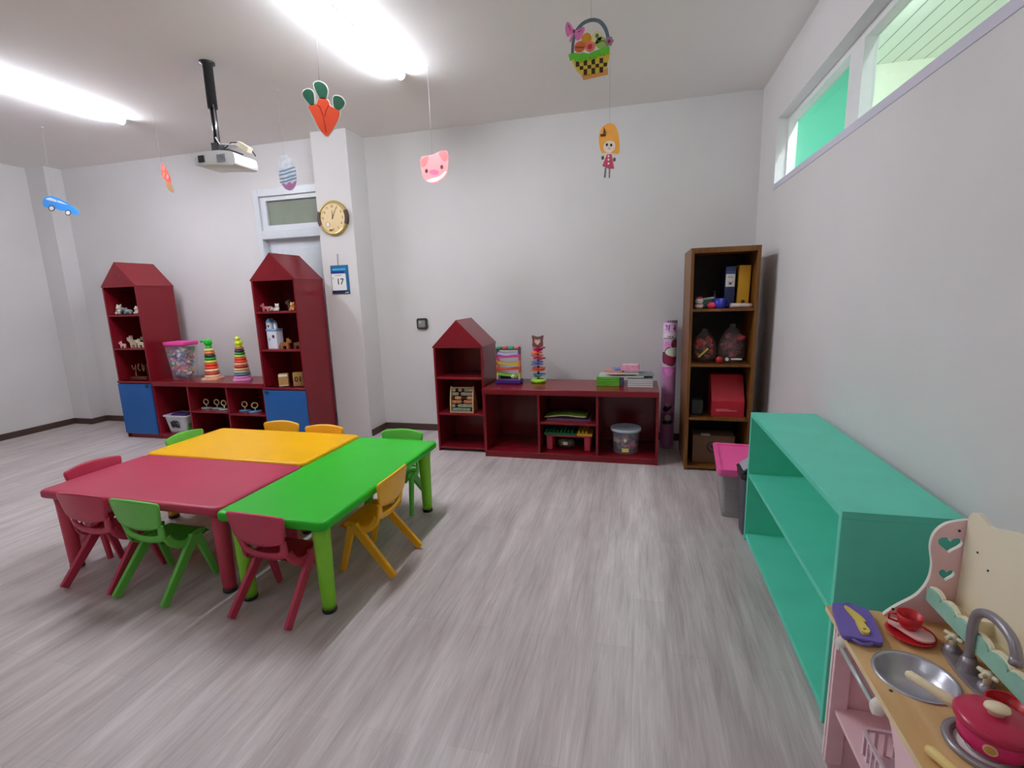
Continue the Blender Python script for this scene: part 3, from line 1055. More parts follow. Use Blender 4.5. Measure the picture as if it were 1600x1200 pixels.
# ============================================================ PROJECTOR
t = thing('projector', 'white projector hanging on a black ceiling pole', 'projector', (-2.96, 3.15, CZ))
def L(x, y, z): return (x + 2.96, y - 3.15, z - CZ)
mb = MB(BLACK)
mb.lathe([(0, 0), (.05, 0), (.05, -.012), (.034, -.018), (.032, -.30), (0, -.30)], (0, 0, 0), BLACK, 20)
lab(mb.build('upper_pole', t), 'thick black upper pole')
mb = MB(BLACK)
mb.cyl((0, 0, -.29), (0, 0, -.56), .02, None, BLACK, 14)
mb.build('lower_pole', t)
lab(MB(SILVER).tube([(.022, -.016, -.28), (.03, -.02, -.42), (.026, -.02, -.54)], .006, SILVER, 8).build('rod', t), 'silver rod along the pole')
mb = MB(DARK)
mb.box(-.035, .035, -.03, .03, -.60, -.53, bev=.006)
mb.box(-.10, .16, -.08, .06, -.622, -.60, bev=.004)
mb.build('bracket', t)
bx = thing('unused', None, None) if False else None
mb = MB(WHITE)
ang = Matrix.Translation((.07, -.02, 0)) @ Matrix.Rotation(math.radians(3), 4, 'Z')
mk = mb.mark()
prof = spl([(-.165, -.015), (-.168, -.05), (-.16, -.084), (-.05, -.088), (.06, -.098), (.14, -.104), (.166, -.095), (.168, -.05), (.15, -.02), (.06, -.004), (-.05, -.002), (-.14, -.004)], 3)
mb.prism([(u, v - .618) for u, v in prof], -.115, .115, 'xz', WHITE, smooth=True)
mb.xf(mk, ang)
pb = mb.build('housing', t)
def pp(mb, name, lb=None):
    mb.xf(0, ang)
    o = mb.build(name, pb)
    if lb: lab(o, lb)
    return o
pp(MB(BLACK).box(-.118, -.07, -.124, -.113, -.69, -.645, bev=.003), 'lens', 'dark square lens window')
mb = MB(mat('#8C9096', .5))
for i in range(5):
    for j in range(5):
        x = .03 + i * .014
        z = -.648 - j * .011
        mb.box(x, x + .010, -.119, -.113, z - .007, z)
pp(mb, 'vent_grille', 'grey vent grille')
pp(MB(BLACK).box(-.15, -.125, -.1, -.08, -.622, -.617), 'focus_ring')
lab(MB(CREAM).box(-.05, .05, -.022, .022, -.018, .018, bev=.003).xf(0, Matrix.Translation((.245, -.02, -.585)) @ Matrix.Rotation(.55, 4, 'Y')).build('adapter_box', t), 'cream cable adapter box')
lab(MB(WHITE).tube([(.02, -.03, -.50), (.05, -.03, -.55), (.12, -.02, -.555), (.2, -.02, -.56)], .005, WHITE, 8).build('cable', t), 'white cable')
lab(MB(BLACK).tube([(.04, .0, -.58), (.10, .02, -.53), (.18, .03, -.535), (.25, .03, -.58), (.27, .05, -.63)], .004, BLACK, 8).build('cable', t), 'black cable')

# ============================================================ CLOCK, CALENDAR, SWITCH
GOLD = mat('#CDB06A', .3, metal=.5, vary=.05, name='brushed_gold')
DIAL = mat('#EBCF9C', .45, vary=.03)
t = thing('wall_clock', 'round gold wall clock with cream dial on the pillar', 'clock', (-3.045, 4.65, 2.322))
mb = MB(GOLD)
mk = mb.mark()
mb.lathe([(.0, 0), (.172, 0), (.172, .02), (.165, .032), (.152, .036), (.143, .026), (0, .026)], (0, 0, 0), GOLD, 48)
mb.xf(mk, RX90)
mb.build('rim', t)
mb = MB(DIAL)
mb.prism(ell(0, 0, .142, .142, 40), -.029, -.02, 'xz', DIAL)
mb.build('dial', t)
WAL = mat('#4A3022', .35, vary=.1, name='walnut_inlay')
for s in (-1, 1):
    pts = [(s * .176 * math.cos(a), .176 * math.sin(a)) for a in [(-.42 + .84 * k / 8) for k in range(9)]] + [(s * .146 * math.cos(a), .146 * math.sin(a)) for a in [(.42 - .84 * k / 8) for k in range(9)]]
    lab(MB(WAL).prism(pts, -.040, -.004, 'xz', WAL).build('side_inlay', t), 'dark wood inlay')
INK = mat('#4A3A22', .5)
mb = MB(INK)
for h in range(1, 13):
    if h in (7, 8): continue
    a = PI / 2 - h * PI / 6
    mb.text(str(h), .036, txt_front(.113 * math.cos(a), -.0295, .113 * math.sin(a)), INK)
mb.build('numerals', t)
MB(INK).bar((0, -.032, -.01), (.002, -.032, .072), .010, .002, .003, .002, (1, 0, 0), INK).build('hour_hand', t)
MB(INK).bar((-.006, -.034, -.012), (.052, -.034, .098), .007, .002, .002, .002, (1, 0, 0), INK).build('minute_hand', t)
mb = MB(GOLD)
mb.torus((-.062, -.031, -.062), .024, .003, GOLD, 'y', 24, 6)
mb.prism(ell(-.062, -.062, .022, .022), -.031, -.029, 'xz', P_W)
lab(mb.build('small_dial', t), 'small white second dial')
mb = MB(INK)
mb.box(-.05, -.012, -.0305, -.029, -.128, -.112)
mb.build('nameplate', t)

t = thing('wall_calendar', 'small teal day calendar showing 17 hung on the pillar under the clock', 'calendar', (-3.04, 4.65, 1.703))
TB = mat('#1F6F9C', .4, vary=.25, scale=5, name='teal_blue_print')
MB(TB).box(-.104, .104, -.006, 0, -.147, .147, bev=.001).build('backing_board', t)
lab(MB(mat('#123C8C', .4)).box(-.095, .055, -.013, -.006, .062, .086).build('header', t), 'dark blue header strip')
lab(MB(mat('#49B4EA', .4)).box(-.08, .075, -.0075, -.006, .095, .115).build('title_strip', t), 'light blue title strip')
lab(MB(PAPER).box(-.092, .072, -.016, -.006, -.11, .061).build('page_block', t), 'white day pages')
mb = MB(DARK)
mb.text('17', .088, txt_front(.006, -.0165, -.024), DARK, bold=.001)
mb.text('F', .028, txt_front(-.074, -.0165, .012), DARK)
mb.box(-.05, .03, -.0165, -.016, .042, .046)
lab(mb.build('numerals', t), 'black number 17')
lab(MB(mat('#18354F', .4)).box(-.104, .104, -.0072, -.006, -.147, -.118).build('footer', t), 'dark footer strip')
MB(P_W).box(.05, .092, -.008, -.007, -.138, -.13).build('footer_print', t)
lab(MB(mat('#7F7F85', .4)).tube([(-.01, -.005, .145), (-.008, -.006, .20), (-.006, -.004, .257)], .003, None, 8).build('hanging_string', t), 'grey hanging string')
MB(SILVER).cyl((-.006, 0, .257), (-.006, -.012, .257), .004, None, SILVER, 8).build('nail', t)

t = thing('wall_switch', 'dark square wall switch plate on the back wall', 'switch', (-2.29, YB, 1.208))
mb = MB(mat('#3A3B3A', .4, name='dark_grey_plastic'))
mb.prism(rrect(-.062, .062, -.06, .06, .022), -.02, 0, 'xz', mb.mats[0], smooth=True)
mb.build('plate', t)
lab(MB(mat('#8B8D8A', .35)).prism(rrect(-.040, .040, -.038, .038, .012), -.026, -.019, 'xz').build('rocker', t), 'grey rocker')
MB(mat('#C7C9C6', .35)).box(-.03, -.008, -.028, -.025, .008, .026).build('mark', t)
t = tag(MB(mat('#9F9A97', .6)).torus((-7.168, 4.05, 2.93), .09, .012, None, 'x', 24, 8).build('wall_ring', loc=(0, 0, 0)), 'faint grey ring mark high on the left wall', 'ring')

# ============================================================ TOYS IN THE LEFT SHELVES
FELT = [mat('#D9CDBD', .9, vary=.06, scale=50), mat('#7F8A8C', .9, vary=.08, scale=50), mat('#E8CFC6', .9, vary=.06, scale=50)]
def plush(label, x, y, z, m, s=1.0, rotz=0.0, kind='sit', group='small soft animals on the top shelf of the left red house'):
    t = thing('toy_animal', label, 'toy', (x, y, z), rotz, group=group)
    E = mat('#1D1A18', .3)
    mb = MB(m)
    if kind == 'sit':
        mb.ball((0, 0, .038 * s), (.036 * s, .03 * s, .036 * s), m)
        for sx in (-1, 1):
            mb.ball((sx * .026 * s, -.026 * s, .016 * s), (.014 * s, .02 * s, .014 * s), m, 12)
            mb.ball((sx * .034 * s, -.008 * s, .044 * s), (.012 * s, .014 * s, .02 * s), m, 12)
        mb.build('body', t)
        mb = MB(m)
        mb.ball((0, -.004 * s, .085 * s), (.034 * s, .03 * s, .03 * s), m)
        mb.ball((0, -.03 * s, .078 * s), (.015 * s, .014 * s, .012 * s), m, 12)
        h = mb.build('head', t)
        for sx in (-1, 1):
            MB(m).ball((sx * .026 * s, 0, .112 * s), (.013 * s, .008 * s, .013 * s), m, 12).build('ear', h)
            MB(E).ball((sx * .012 * s, -.031 * s, .09 * s), .0035 * s, E, 8).build('eye', h)
        MB(E).ball((0, -.044 * s, .081 * s), .004 * s, E, 8).build('nose', h)
    else:
        mb.ball((0, 0, .032 * s), (.05 * s, .03 * s, .028 * s), m)
        for sx in (-1, 1):
            for dx in (-1, 1):
                mb.ball((dx * .03 * s, sx * .018 * s, .0145 * s), (.015 * s, .012 * s, .013 * s), m, 12)
        mb.build('body', t)
        mb = MB(m)
        mb.ball((-.048 * s, -.004 * s, .055 * s), (.028 * s, .026 * s, .025 * s), m)
        mb.tube([(-.07 * s, -.006 * s, .05 * s), (-.085 * s, -.008 * s, .035 * s), (-.09 * s, -.008 * s, .016 * s)], [.010 * s, .008 * s, .006 * s], m, 10)
        h = mb.build('head', t)
        for sx in (-1, 1):
            MB(m).ball((-.042 * s, sx * .03 * s, .062 * s), (.016 * s, .006 * s, .02 * s), m, 12).build('ear', h)
            MB(E).ball((-.066 * s, sx * .014 * s - .004 * s, .064 * s), .0035 * s, E, 8).build('eye', h)
    return t
z1 = 1.406
plush('cream toy bear at the left on the top shelf of the far left red house', -5.655, 4.30, z1, FELT[0], .92)
plush('grey toy elephant lying beside the cream bear on the top shelf', -5.53, 4.30, z1, FELT[1], .95, .3, 'lie')
plush('pale pink toy animal half behind the side panel on the top shelf', -5.415, 4.31, z1, FELT[2], .75, -.2)

def wood_animal(label, x, y, z, m, s=1.0, rotz=0.0, head_m=None, group='pale block animals on the middle shelf of the left red house', long=1.0):
    """chunky four-legged toy animal cut from a board"""
    t = thing('toy_animal', label, 'toy', (x, y, z), rotz, group=group)
    q = [(-.045, .0), (-.022, .0), (-.02, .03), (.018, .03), (.02, .0), (.044, .0), (.048, .05), (.045, .066), (-.03, .07), (-.048, .058)]
    MB(m).prism([(u * s * long, max(v, 0.001) * s) for u, v in spl(q, 3)], -.014 * s, .014 * s, 'xz', m, smooth=False).build('body', t)
    hm = head_m or m
    mb = MB(hm)
    mb.box(-.075 * s * long, -.03 * s * long, -.017 * s, .017 * s, .06 * s, .098 * s, bev=.006 * s)
    h = mb.build('head', t)
    for sy in (-1, 1):
        MB(hm).box(-.045 * s * long, -.032 * s * long, sy * .012 * s - .004 * s, sy * .012 * s + .004 * s, .095 * s, .115 * s, bev=.002 * s).build('ear', h)
    MB(m).tube([(.046 * s * long, 0, .058 * s), (.060 * s * long, 0, .045 * s), (.064 * s * long, 0, .03 * s)], [.005 * s, .004 * s, .003 * s], m, 8).build('tail', t)
    return t
PALE = [mat('#DDD0B4', .6, vary=.06), mat('#E9C0BC', .6, vary=.05), mat('#C9BEA4', .6, vary=.06), mat('#A09890', .6)]
z2 = 1.036
for (x, y, m, s, r, hm, lb) in (
    (-5.655, 4.27, PALE[1], .62, .1, None, 'small pink block animal lying at the front left of the middle shelf'),
    (-5.60, 4.37, PALE[0], 1.1, .2, PALE[1], 'tall cream block animal with a pink head on the middle shelf'),
    (-5.515, 4.29, PALE[2], .95, -.1, None, 'beige block animal in the middle of the middle shelf'),
    (-5.44, 4.40, PALE[2], 1.15, .1, PALE[3], 'beige block animal with a grey head at the back of the middle shelf'),
    (-5.385, 4.27, PALE[0], .85, .0, None, 'cream block animal at the right end of the middle shelf')):
    wood_animal(lb, x, y, z2, m, s, r, hm)

# small sign with gold lettering in the third compartment
t = thing('script_sign', 'dark stand with gold script lettering in the lower compartment of the left red house', 'sign', (-5.53, 4.33, .666))
SG = mat('#6B3B2C', .5, vary=.1)
MB(SG).box(-.14, .09, -.03, .03, 0, .028, bev=.003).build('base', t)
SGT = mat('#A87A50', .4, vary=.1)
mb = MB(SGT)
mb.tube([(x - .13, 0, z) for x, z in spl([(.0, .16), (.02, .11), (.045, .13), (.06, .165), (.05, .10), (.04, .05), (.055, .03)], 5, False)], .0045, SGT, 8)
mb.tube([(x - .13, 0, z) for x, z in spl([(.08, .12), (.11, .165), (.10, .17), (.09, .13), (.105, .095), (.125, .11)], 5, False)], .0045, SGT, 8)
mb.tube([(x - .13, 0, z) for x, z in spl([(.155, .18), (.155, .12), (.165, .095), (.18, .12), (.175, .16)], 5, False)], .0045, SGT, 8)
lab(mb.build('lettering', t), 'gold script lettering')
for x in (-.075, .085):
    MB(SG).cyl((x, 0, .026), (x, 0, .075 if x < 0 else .17), .004, None, SG, 8).build('post', t)

# right red house: toy animals, castle, horses, cubes
PINKT = mat('#E08594', .6, vary=.06)
g = 'little toy animals on the top shelf of the red house by the pillar'
z3 = 1.401
wood_animal('small pink toy animal at the left of the top shelf by the pillar', -3.69, 4.28, z3, PINKT, .72, .1, None, g)
plush('mottled cream toy animal next to the pink one', -3.615, 4.29, z3, mat('#B9AF98', .8, vary=.3, scale=60), .62, .1, 'lie', g)
plush('white toy animal in the middle of that top shelf', -3.545, 4.27, z3, mat('#E4E2DA', .8, vary=.1), .62, .0, 'sit', g)
wood_animal('dark grey toy animal standing behind the others on that top shelf', -3.46, 4.40, z3, mat('#5A534C', .6), 1.0, .1, None, g)
plush('orange toy animal at the right end of that top shelf', -3.36, 4.27, z3, mat('#E9A765', .7, vary=.15, scale=40), .7, -.1, 'sit', g)

CW = mat('#E4E6F2', .45, vary=.03)
CB = mat('#86A9DC', .45)
DK = mat('#3A3C55', .5)
t = thing('toy_castle', 'white toy castle with pale blue roofs in the red house by the pillar', 'toy', (-3.645, 4.31, 1.016))
MB(CW).box(-.058, .058, -.05, .05, 0, .185, bev=.004).build('keep', t)
mb = MB(CB)
mb.box(-.062, .062, -.054, .054, .185, .205, bev=.003)
lab(mb.build('ledge', t), 'pale blue ledge')
mb = MB(CW).box(-.055, .0, -.045, .02, .205, .27, bev=.003)
tw = mb.build('tower', t)
mb = MB(CB)
mb.prism([(-.060, .27), (.005, .27), (-.0275, .312)], -.048, .023, 'xz', CB)
lab(mb.build('tower_roof', tw), 'pale blue gable')
mb = MB(CW).cyl((.026, -.01, .205), (.026, -.01, .262), .019, None, CW, 16)
tw2 = mb.build('turret', t)
lab(MB(CB).lathe([(.022, .262), (.0, .297)], (.026, -.01, 0), CB, 16).build('turret_roof', tw2), 'pale blue cone')
mb = MB(CW)
mb.box(.038, .058, -.045, -.02, .205, .228)
mb.build('battlement', t)
for (x, z, w, h) in ((-.03, .235, .016, .026), (.02, .13, .026, .03)):
    mb = MB(DK)
    mb.prism([(x - w / 2, z - h / 2), (x + w / 2, z - h / 2), (x + w / 2, z + h * .2)] + ell(x, z + h * .2, w / 2, h * .3, 8, 0, 0, PI)[1:], -.0525 if z < .2 else -.0465, -.044, 'xz', DK)
    mb.build('window', t)
MB(mat('#9DB9D8', .5)).prism(ell(-.028, .1, .011, .013), -.0525, -.049, 'xz').build('crest', t)
HB = mat('#A0662F', .6, vary=.12, scale=30)
g = 'brown toy horses beside the castle'
wood_animal('light brown toy horse right beside the white castle', -3.508, 4.275, 1.016, HB, .95, PI + .1, None, g)
wood_animal('darker brown toy horse at the far right beside the side panel', -3.362, 4.29, 1.016, mat('#74431F', .6, vary=.12, scale=30), .95, PI - .1, None, g)

t = thing('wooden_block', 'wooden block with white label stripes on the shelf above the blue door', 'block', (-3.578, 4.285, .626), .55, group='wooden calendar blocks')
WD = mat('#C79A5B', .5, vary=.1, scale=20)
MB(WD).box(-.046, .046, -.046, .046, 0, .128, bev=.003).build('block', t)
lab(MB(P_W).box(-.043, .043, -.0475, -.0455, .103, .125).build('label', t), 'white label')
mb = MB(P_W)
mb.box(-.043, .043, -.0475, -.0455, .006, .014)
lab(mb.build('label', t), 'white stripe')
MB(mat('#E7A05F', .5)).box(-.043, .043, -.0475, -.0455, .015, .022).build('label', t)
t = thing('wooden_block', 'wooden block printed 01 standing behind the labelled block', 'block', (-3.44, 4.335, .626), .62, group='wooden calendar blocks')
MB(WD).box(-.05, .05, -.05, .05, 0, .135, bev=.003).build('block', t)
lab(MB(BLACK).text('01', .075, txt_front(0, -.0506, .068), BLACK, bold=.0015).build('numerals', t), 'black digits 01')

# ------------------------------------------------------------ on the linking shelf
def tapered_bin(mb, top, bot, z0, z1, m, r=.04, th=None, n=6):
    """rounded-rectangle tub from z0 to z1; top/bot = (half width, half depth)"""
    lv = [(bot[0], bot[1], z0), (top[0], top[1], z1)]
    prev = None
    for i in range(n + 1):
        k = i / n
        w = bot[0] + (top[0] - bot[0]) * k
        d = bot[1] + (top[1] - bot[1]) * k
        lp = [mb.bm.verts.new((x, y, z0 + (z1 - z0) * k)) for x, y in rrect(-w, w, -d, d, r)]
        if prev:
            N = len(lp)
            for j in range(N):
                mb.face([prev[j], prev[(j + 1) % N], lp[(j + 1) % N], lp[j]], m, True)
        else:
            mb.face(lp[::-1], m)
        prev = lp
    return prev
def bits(parent, cols, box, n, size, seed, name='block_filling', label='mixed small plastic pieces', shape='box'):
    """uncountable small pieces heaped inside a container"""
    rnd = random.Random(seed)
    mb = MB(*[mat(c, .45) for c in cols])
    (x0, x1), (y0, y1), (za, zb) = box
    for i in range(n):
        m = mb.mats[rnd.randrange(len(mb.mats))]
        k = rnd.random()
        z = za + size * 1.1 + (zb - za - size * 1.1) * k
        sh = .78 + .22 * k
        c = Vector((rnd.uniform(x0, x1) * sh, rnd.uniform(y0, y1) * sh, z))
        mk = mb.mark()
        a = size * rnd.uniform(.7, 1.25)
        if shape == 'box':
            mb.box(-a, a, -a * .6, a * .6, -a * .5, a * .5, m)
        else:
            mb.ball((0, 0, 0), (a, a * .7, a * .6), m, 8)
        mb.xf(mk, Matrix.Translation(c) @ Matrix.Rotation(rnd.uniform(0, 6), 4, Vector((rnd.random(), rnd.random(), rnd.random() + .01)).normalized()))
    o = mb.build(name, parent)
    o['kind'] = 'stuff'
    return lab(o, label)
TUBP = clear_plastic('cloudy_clear_plastic', '#D9D3E2', .22)
HOTP = mat('#FF55B4', .4, vary=.03, name='hot_pink_plastic')
zt = .661
t = thing('storage_tub', 'clear plastic tub of coloured pieces with a hot pink lid on the left red shelf', 'tub', (-5.0, 4.415, zt))
mb = MB(TUBP)
tapered_bin(mb, (.140, .105), (.105, .085), 0.002, .385, TUBP, .035)
mb.build('tub', t)
mb = MB(HOTP)
tapered_bin(mb, (.150, .115), (.146, .111), .385, .425, HOTP, .04, n=2)
tp = mb.bm.verts.ensure_lookup_table()
mb.box(-.13, .13, -.095, .095, .419, .428, HOTP, bev=.004)
lab(mb.build('lid', t), 'hot pink lid')
bits(t, ('#7FA6B4', '#D7A93A', '#C98ABF', '#5E7F8E', '#E0DCD0', '#5FAE68', '#9A7FC0', '#C86A6A'), ((-.105, .105), (-.078, .078), (.01, .355)), 190, .025, 3, label='mixed coloured plastic pieces')

def stacker(label, x, y, base_m, rings, topper, rotz):
    t = thing('ring_stacker', label, 'toy', (x, y, zt), rotz, group='ring stacking toys')
    mb = MB(base_m)
    mb.prism(rrect(-.088, .088, -.088, .088, .02), 0, .02, 'xy', base_m)
    mb.build('base', t)
    z = .02
    MB(base_m).cyl((0, 0, .018), (0, 0, .34), .01, None, base_m, 12).build('peg', t)
    for R, h, c in rings:
        m = mat(c, .32, vary=.03)
        lab(MB(m).lathe([(.012, z), (R - h * .3, z), (R, z + h * .3), (R, z + h * .7), (R - h * .3, z + h), (.012, z + h)], (0, 0, 0), m, 30).build('ring', t), 'ring')
        z += h
    topper(t, z)
    for c in t.children:
        if c.get('label') == 'ring':
            del c['label']
    return t
cols = ['#F6C79A', '#C24A3E', '#F9D6A5', '#F2542E', '#F0402F', '#DCE04A', '#2F9B44', '#2A4238', '#E8874A', '#F0D08A']
def rings(cs, R0, R1, h):
    n = len(cs)
    return [(R0 + (R1 - R0) * i / (n - 1), h, c) for i, c in enumerate(cs)]
GT = mat('#22C53C', .35)
def elephant(t, z):
    mb = MB(GT)
    mb.cyl((0, 0, z), (0, 0, z + .03), .03, .03, GT, 16)
    mb.ball((0, 0, z + .065), (.045, .035, .042), GT)
    mb.tube([(-.03, 0, z + .075), (-.06, 0, z + .085), (-.085, 0, z + .075)], [.018, .013, .01], GT, 12)
    mb.ball((.0, -.034, z + .075), (.025, .008, .03), GT, 12)
    mb.ball((.0, .034, z + .075), (.025, .008, .03), GT, 12)
    lab(mb.build('topper', t), 'bright green elephant head topper')
YT = mat('#D8EE2E', .35)
def duck(t, z):
    mb = MB(YT)
    mb.cyl((0, 0, z), (0, 0, z + .015), .03, .03, YT, 16)
    mb.ball((0, 0, z + .04), (.04, .032, .032), YT)
    mb.ball((-.005, 0, z + .088), (.027, .025, .026), YT)
    mb.ball((-.035, 0, z + .083), (.012, .010, .006), mat('#F08A20', .4), 10)
    mb.ball((.03, 0, z + .06), (.02, .012, .014), YT, 10)
    lab(mb.build('topper', t), 'yellow duck topper')
stacker('ring stacker with a bright green elephant head on top and peach base', -4.625, 4.42, mat('#F7CBB5', .4), rings(cols, .078, .05, .0325), elephant, .25)
cols2 = ['#E58BD2', '#5D7F8C', '#A9C0A2', '#F5B98A', '#B23B38', '#F4B77F', '#F4563A', '#EF4A36', '#D6DC45', '#2E9A46', '#2B3F4F', '#C76A4A']
stacker('taller ring stacker with a yellow duck on top and pink base', -4.21, 4.41, mat('#F2A6DC', .4), rings(cols2, .086, .046, .0285), duck, .6)

# white tub in the lower left compartment
t = thing('storage_tub', 'white tub with black scribble print in the lower compartment beside the blue door', 'tub', (-5.03, 4.335, .061))
GW = clear_plastic('milky_white_plastic', '#DADCE0', .8)
mb = MB(GW)
tapered_bin(mb, (.155, .11), (.12, .09), .001, .2, GW, .025)
mb.build('tub', t)
mb = MB(mat('#D8D2DA', .4))
for q in (rrect(-.17, .17, -.122, .122, .03),):
    mb.prism(q, .195, .208, 'xy', mb.mats[0], holes=[rrect(-.148, .148, -.102, .102, .02)])
mb.build('rim', t)
mb = MB(BLACK)
rr = random.Random(5)
for i in range(7):
    p = [(rr.uniform(-.06, .06), rr.uniform(-.045, .045)) for k in range(4)]
    mb.tube([(x - .01, -.1225 - (z) * .08 + .016, .105 + z) for x, z in spl(p, 4, False)], .004, BLACK, 6)
lab(mb.build('scribble_print', t), 'black scribble print')
MB(mat('#6FBF62', .5)).box(.11, .14, -.085, .06, .06, .19, bev=.004).build('green_sheet', t)
o = MB(mat('#3D2363', .6, vary=.08)).box(-.12, .095, -.06, .06, 0, .075, bev=.02)
o = o.build('folded_cloth', loc=(-5.03, 4.335, .262))
tag(o, 'dark purple folded cloth lying in the white tub', 'cloth')
o.location.z = .205

# quoit stands
TL = mat('#9FB8BC', .45, vary=.1)
BLU = mat('#5E9BD6', .45, vary=.1)
RNG = mat('#D9C493', .4)
def quoit(label, x, y, z, m, rz):
    t = thing('quoit_stand', label, 'toy', (x, y, z), rz, group='small stands with upright rings')
    mb = MB(m)
    mb.lathe([(0, 0), (.055, 0), (.058, .006), (.054, .014), (0, .014)], (0, 0, 0), m, 24, 1.15, .7)
    mb.build('base', t)
    MB(RNG).cyl((0, 0, .012), (0, 0, .045), .006, None, RNG, 10).build('stem', t)
    MB(RNG).torus((0, 0, .075), .029, .0065, RNG, 'y', 24, 8).build('ring', t)
    return t
quoit('grey-green ring stand at the left in the middle compartment of the linking shelf', -4.675, 4.33, .341, TL, .1)
quoit('grey-green ring stand in the middle of the middle compartment', -4.53, 4.33, .341, TL, .1)
quoit('grey-green ring stand half hidden behind the divider', -4.40, 4.295, .341, TL, .1)
quoit('pale blue ring stand at the left in the compartment beside the blue door', -4.16, 4.33, .326, BLU, .2)
quoit('pale blue ring stand right next to the blue door', -4.00, 4.30, .326, BLU, .75)

# ============================================================ RIGHT RED SHELVES: CONTENTS
# abacus of letter blocks
t = thing('letter_block_frame', 'wooden frame with six rods of turning letter blocks in the short red house', 'toy', (-1.635, 4.33, .383), .05)
ABW = mat('#CFA877', .5, vary=.08, scale=20)
for s in (-1, 1):
    out = spl([(-.005, 0), (.0, .09), (.015, .17), (.04, .235), (.055, .245), (.12, .12), (.15, 0)], 4, False)
    lab(MB(ABW).prism([(u, v) for u, v in out], s * .112 - .006, s * .112 + .006, 'yz', ABW).build('side_board', t), 'pale wooden side board')
MB(ABW).box(-.106, .106, .045, .055, .232, .244).build('top_rail', t)
MB(ABW).box(-.106, .106, -.004, .006, .002, .012).build('bottom_rail', t)
MB(mat('#4A2E1C', .6)).box(-.106, .106, .08, .086, .01, .2).build('back_board', t)
rr = random.Random(8)
bc = ['#B7A98C', '#A99E86', '#D59A73', '#CF7F55', '#A9AE8C', '#8F9A90']
for r in range(6):
    k = (5 - r) / 5
    z = .03 + k * .185
    y = .018 + .036 * k * k
    MB(mat('#8A8580', .35, metal=.6)).cyl((-.108, y, z), (.108, y, z), .002, None, None, 8).build('rod', t)
    x = -.1
    n = 0
    while x < .085 and n < 6:
        if rr.random() < .18 and r < 5:
            x += .03
            continue
        w = .029
        m = mat(bc[r], .5, vary=.18, scale=60)
        mb = MB(m)
        mb.box(x, x + w, y - .013, y + .013, z - .013, z + .013, bev=.002)
        ch = rr.choice('ABCDEFGHKLMNPRST')
        mb.text(ch, .02, txt_front(x + w / 2, y - .0133, z), DARK)
        mb.build('letter_block', t)
        x += w + .0015
        n += 1

zs = .651
# marble run
t = thing('marble_run', 'rainbow ramp ball run with purple base on the right red shelf', 'toy', (-1.195, 4.50, zs))
PUR = mat('#4A2480', .4)
MB(PUR).box(-.125, .125, -.055, .055, 0, .045, bev=.008).build('base', t)
fr = ['#3FA77A', '#F0509A', '#F2A13A', '#F2592E', '#F1E06A']
for s in (-1, 1):
    for i, (za, zb, c) in enumerate(((.04, .105, '#E9E58A'), (.105, .165, '#E9602E'), (.165, .225, '#F2A040'), (.225, .285, '#E85A9E'), (.285, .335, '#55585E'))):
        m = mat(c, .4)
        MB(m).box(s * .108 - .007, s * .108 + .007, -.04, .03, za, zb, bev=.002).build('upright', t)
ramps = [('#C9C3F0', .292, .0), ('#E04FA6', .262, -.06), ('#E8C63A', .195, .06), ('#EE4B2A', .145, -.05), ('#8FD63C', .085, .09)]
for c, z, a in ramps:
    m = mat(c, .35)
    mb = MB(m)
    mb.prism([(-.1, -.012), (.1, -.012), (.1, .014), (.03, .006), (-.03, .002), (-.1, .016)], -.035, .03, 'xz', m)
    mb.xf(0, Matrix.Translation((0, 0, z)) @ Matrix.Rotation(a, 4, 'Y'))
    mb.build('ramp', t)
mb = MB(mat('#4A5560', .4))
mb.box(-.115, .115, -.04, .03, .325, .35, bev=.006)
tb = mb.build('top_bar', t)
for i, (x, c) in enumerate(((-.09, '#35B585'), (-.03, '#D9584E'), (.03, '#35B585'), (.085, '#E06A6A'))):
    MB(mat(c, .4)).box(x - .022, x + .022, -.043, .033, .335, .358, bev=.005).build('coloured_tile', tb)
lab(MB(mat('#DDF6CF', .3)).ball((.045, -.03, .072), .021, None, 16).build('ball', t), 'pale green ball')
lab(MB(mat('#D06A30', .35)).ball((.085, -.025, .07), .014, None, 14).build('ball', t), 'orange ball')
MB(mat('#3A2B18', .5)).box(-.09, .02, .0, .03, .045, .085).build('tunnel', t)
mb = MB(DARK)
for ch, z in (('3', .26), ('2', .195), ('1', .135)):
    mb.text(ch, .036, txt_front(-.108, -.0412, z), DARK, bold=.001)
lab(mb.build('numerals', t), 'digits on the left upright')

# spiral tower with cat head
t = thing('spiral_ball_tower', 'tall spiral ball tower of coloured discs with an animal head on top', 'toy', (-.925, 4.585, zs))
def disc(c, z, r, h=.012, dx=0.0):
    r *= 1.18
    m = mat(c, .35)
    return MB(m).lathe([(0, 0), (r * .3, -.006), (r, .004), (r, h), (r * .9, h), (r * .25, .004), (0, .004)], (dx, 0, z), m, 28).build('disc', t)
mb = MB(mat('#A8F03A', .35))
mb.lathe([(0, 0), (.068, 0), (.074, .012), (.074, .022), (.06, .03), (.02, .036), (0, .036)], (0, 0, 0), mb.mats[0], 32)
lab(mb.build('base', t), 'lime green base')
MB(mat('#8A3A50', .4)).cyl((0, 0, .03), (0, 0, .36), .009, None, None, 12).build('core', t)
for c, z, r, dx in (('#3FB8A8', .052, .03, -.01), ('#5C9BC2', .068, .052, .012), ('#F0764A', .112, .058, -.004), ('#F06A4A', .13, .055, .006), ('#7D95D8', .165, .05, -.012), ('#6C86D0', .19, .048, -.008), ('#D8265E', .225, .052, .012), ('#F55A3A', .252, .05, -.008), ('#FF6A45', .28, .048, -.014), ('#E6226A', .305, .04, .0), ('#D0246E', .325, .054, .01)):
    disc(c, z, r, .014, dx)
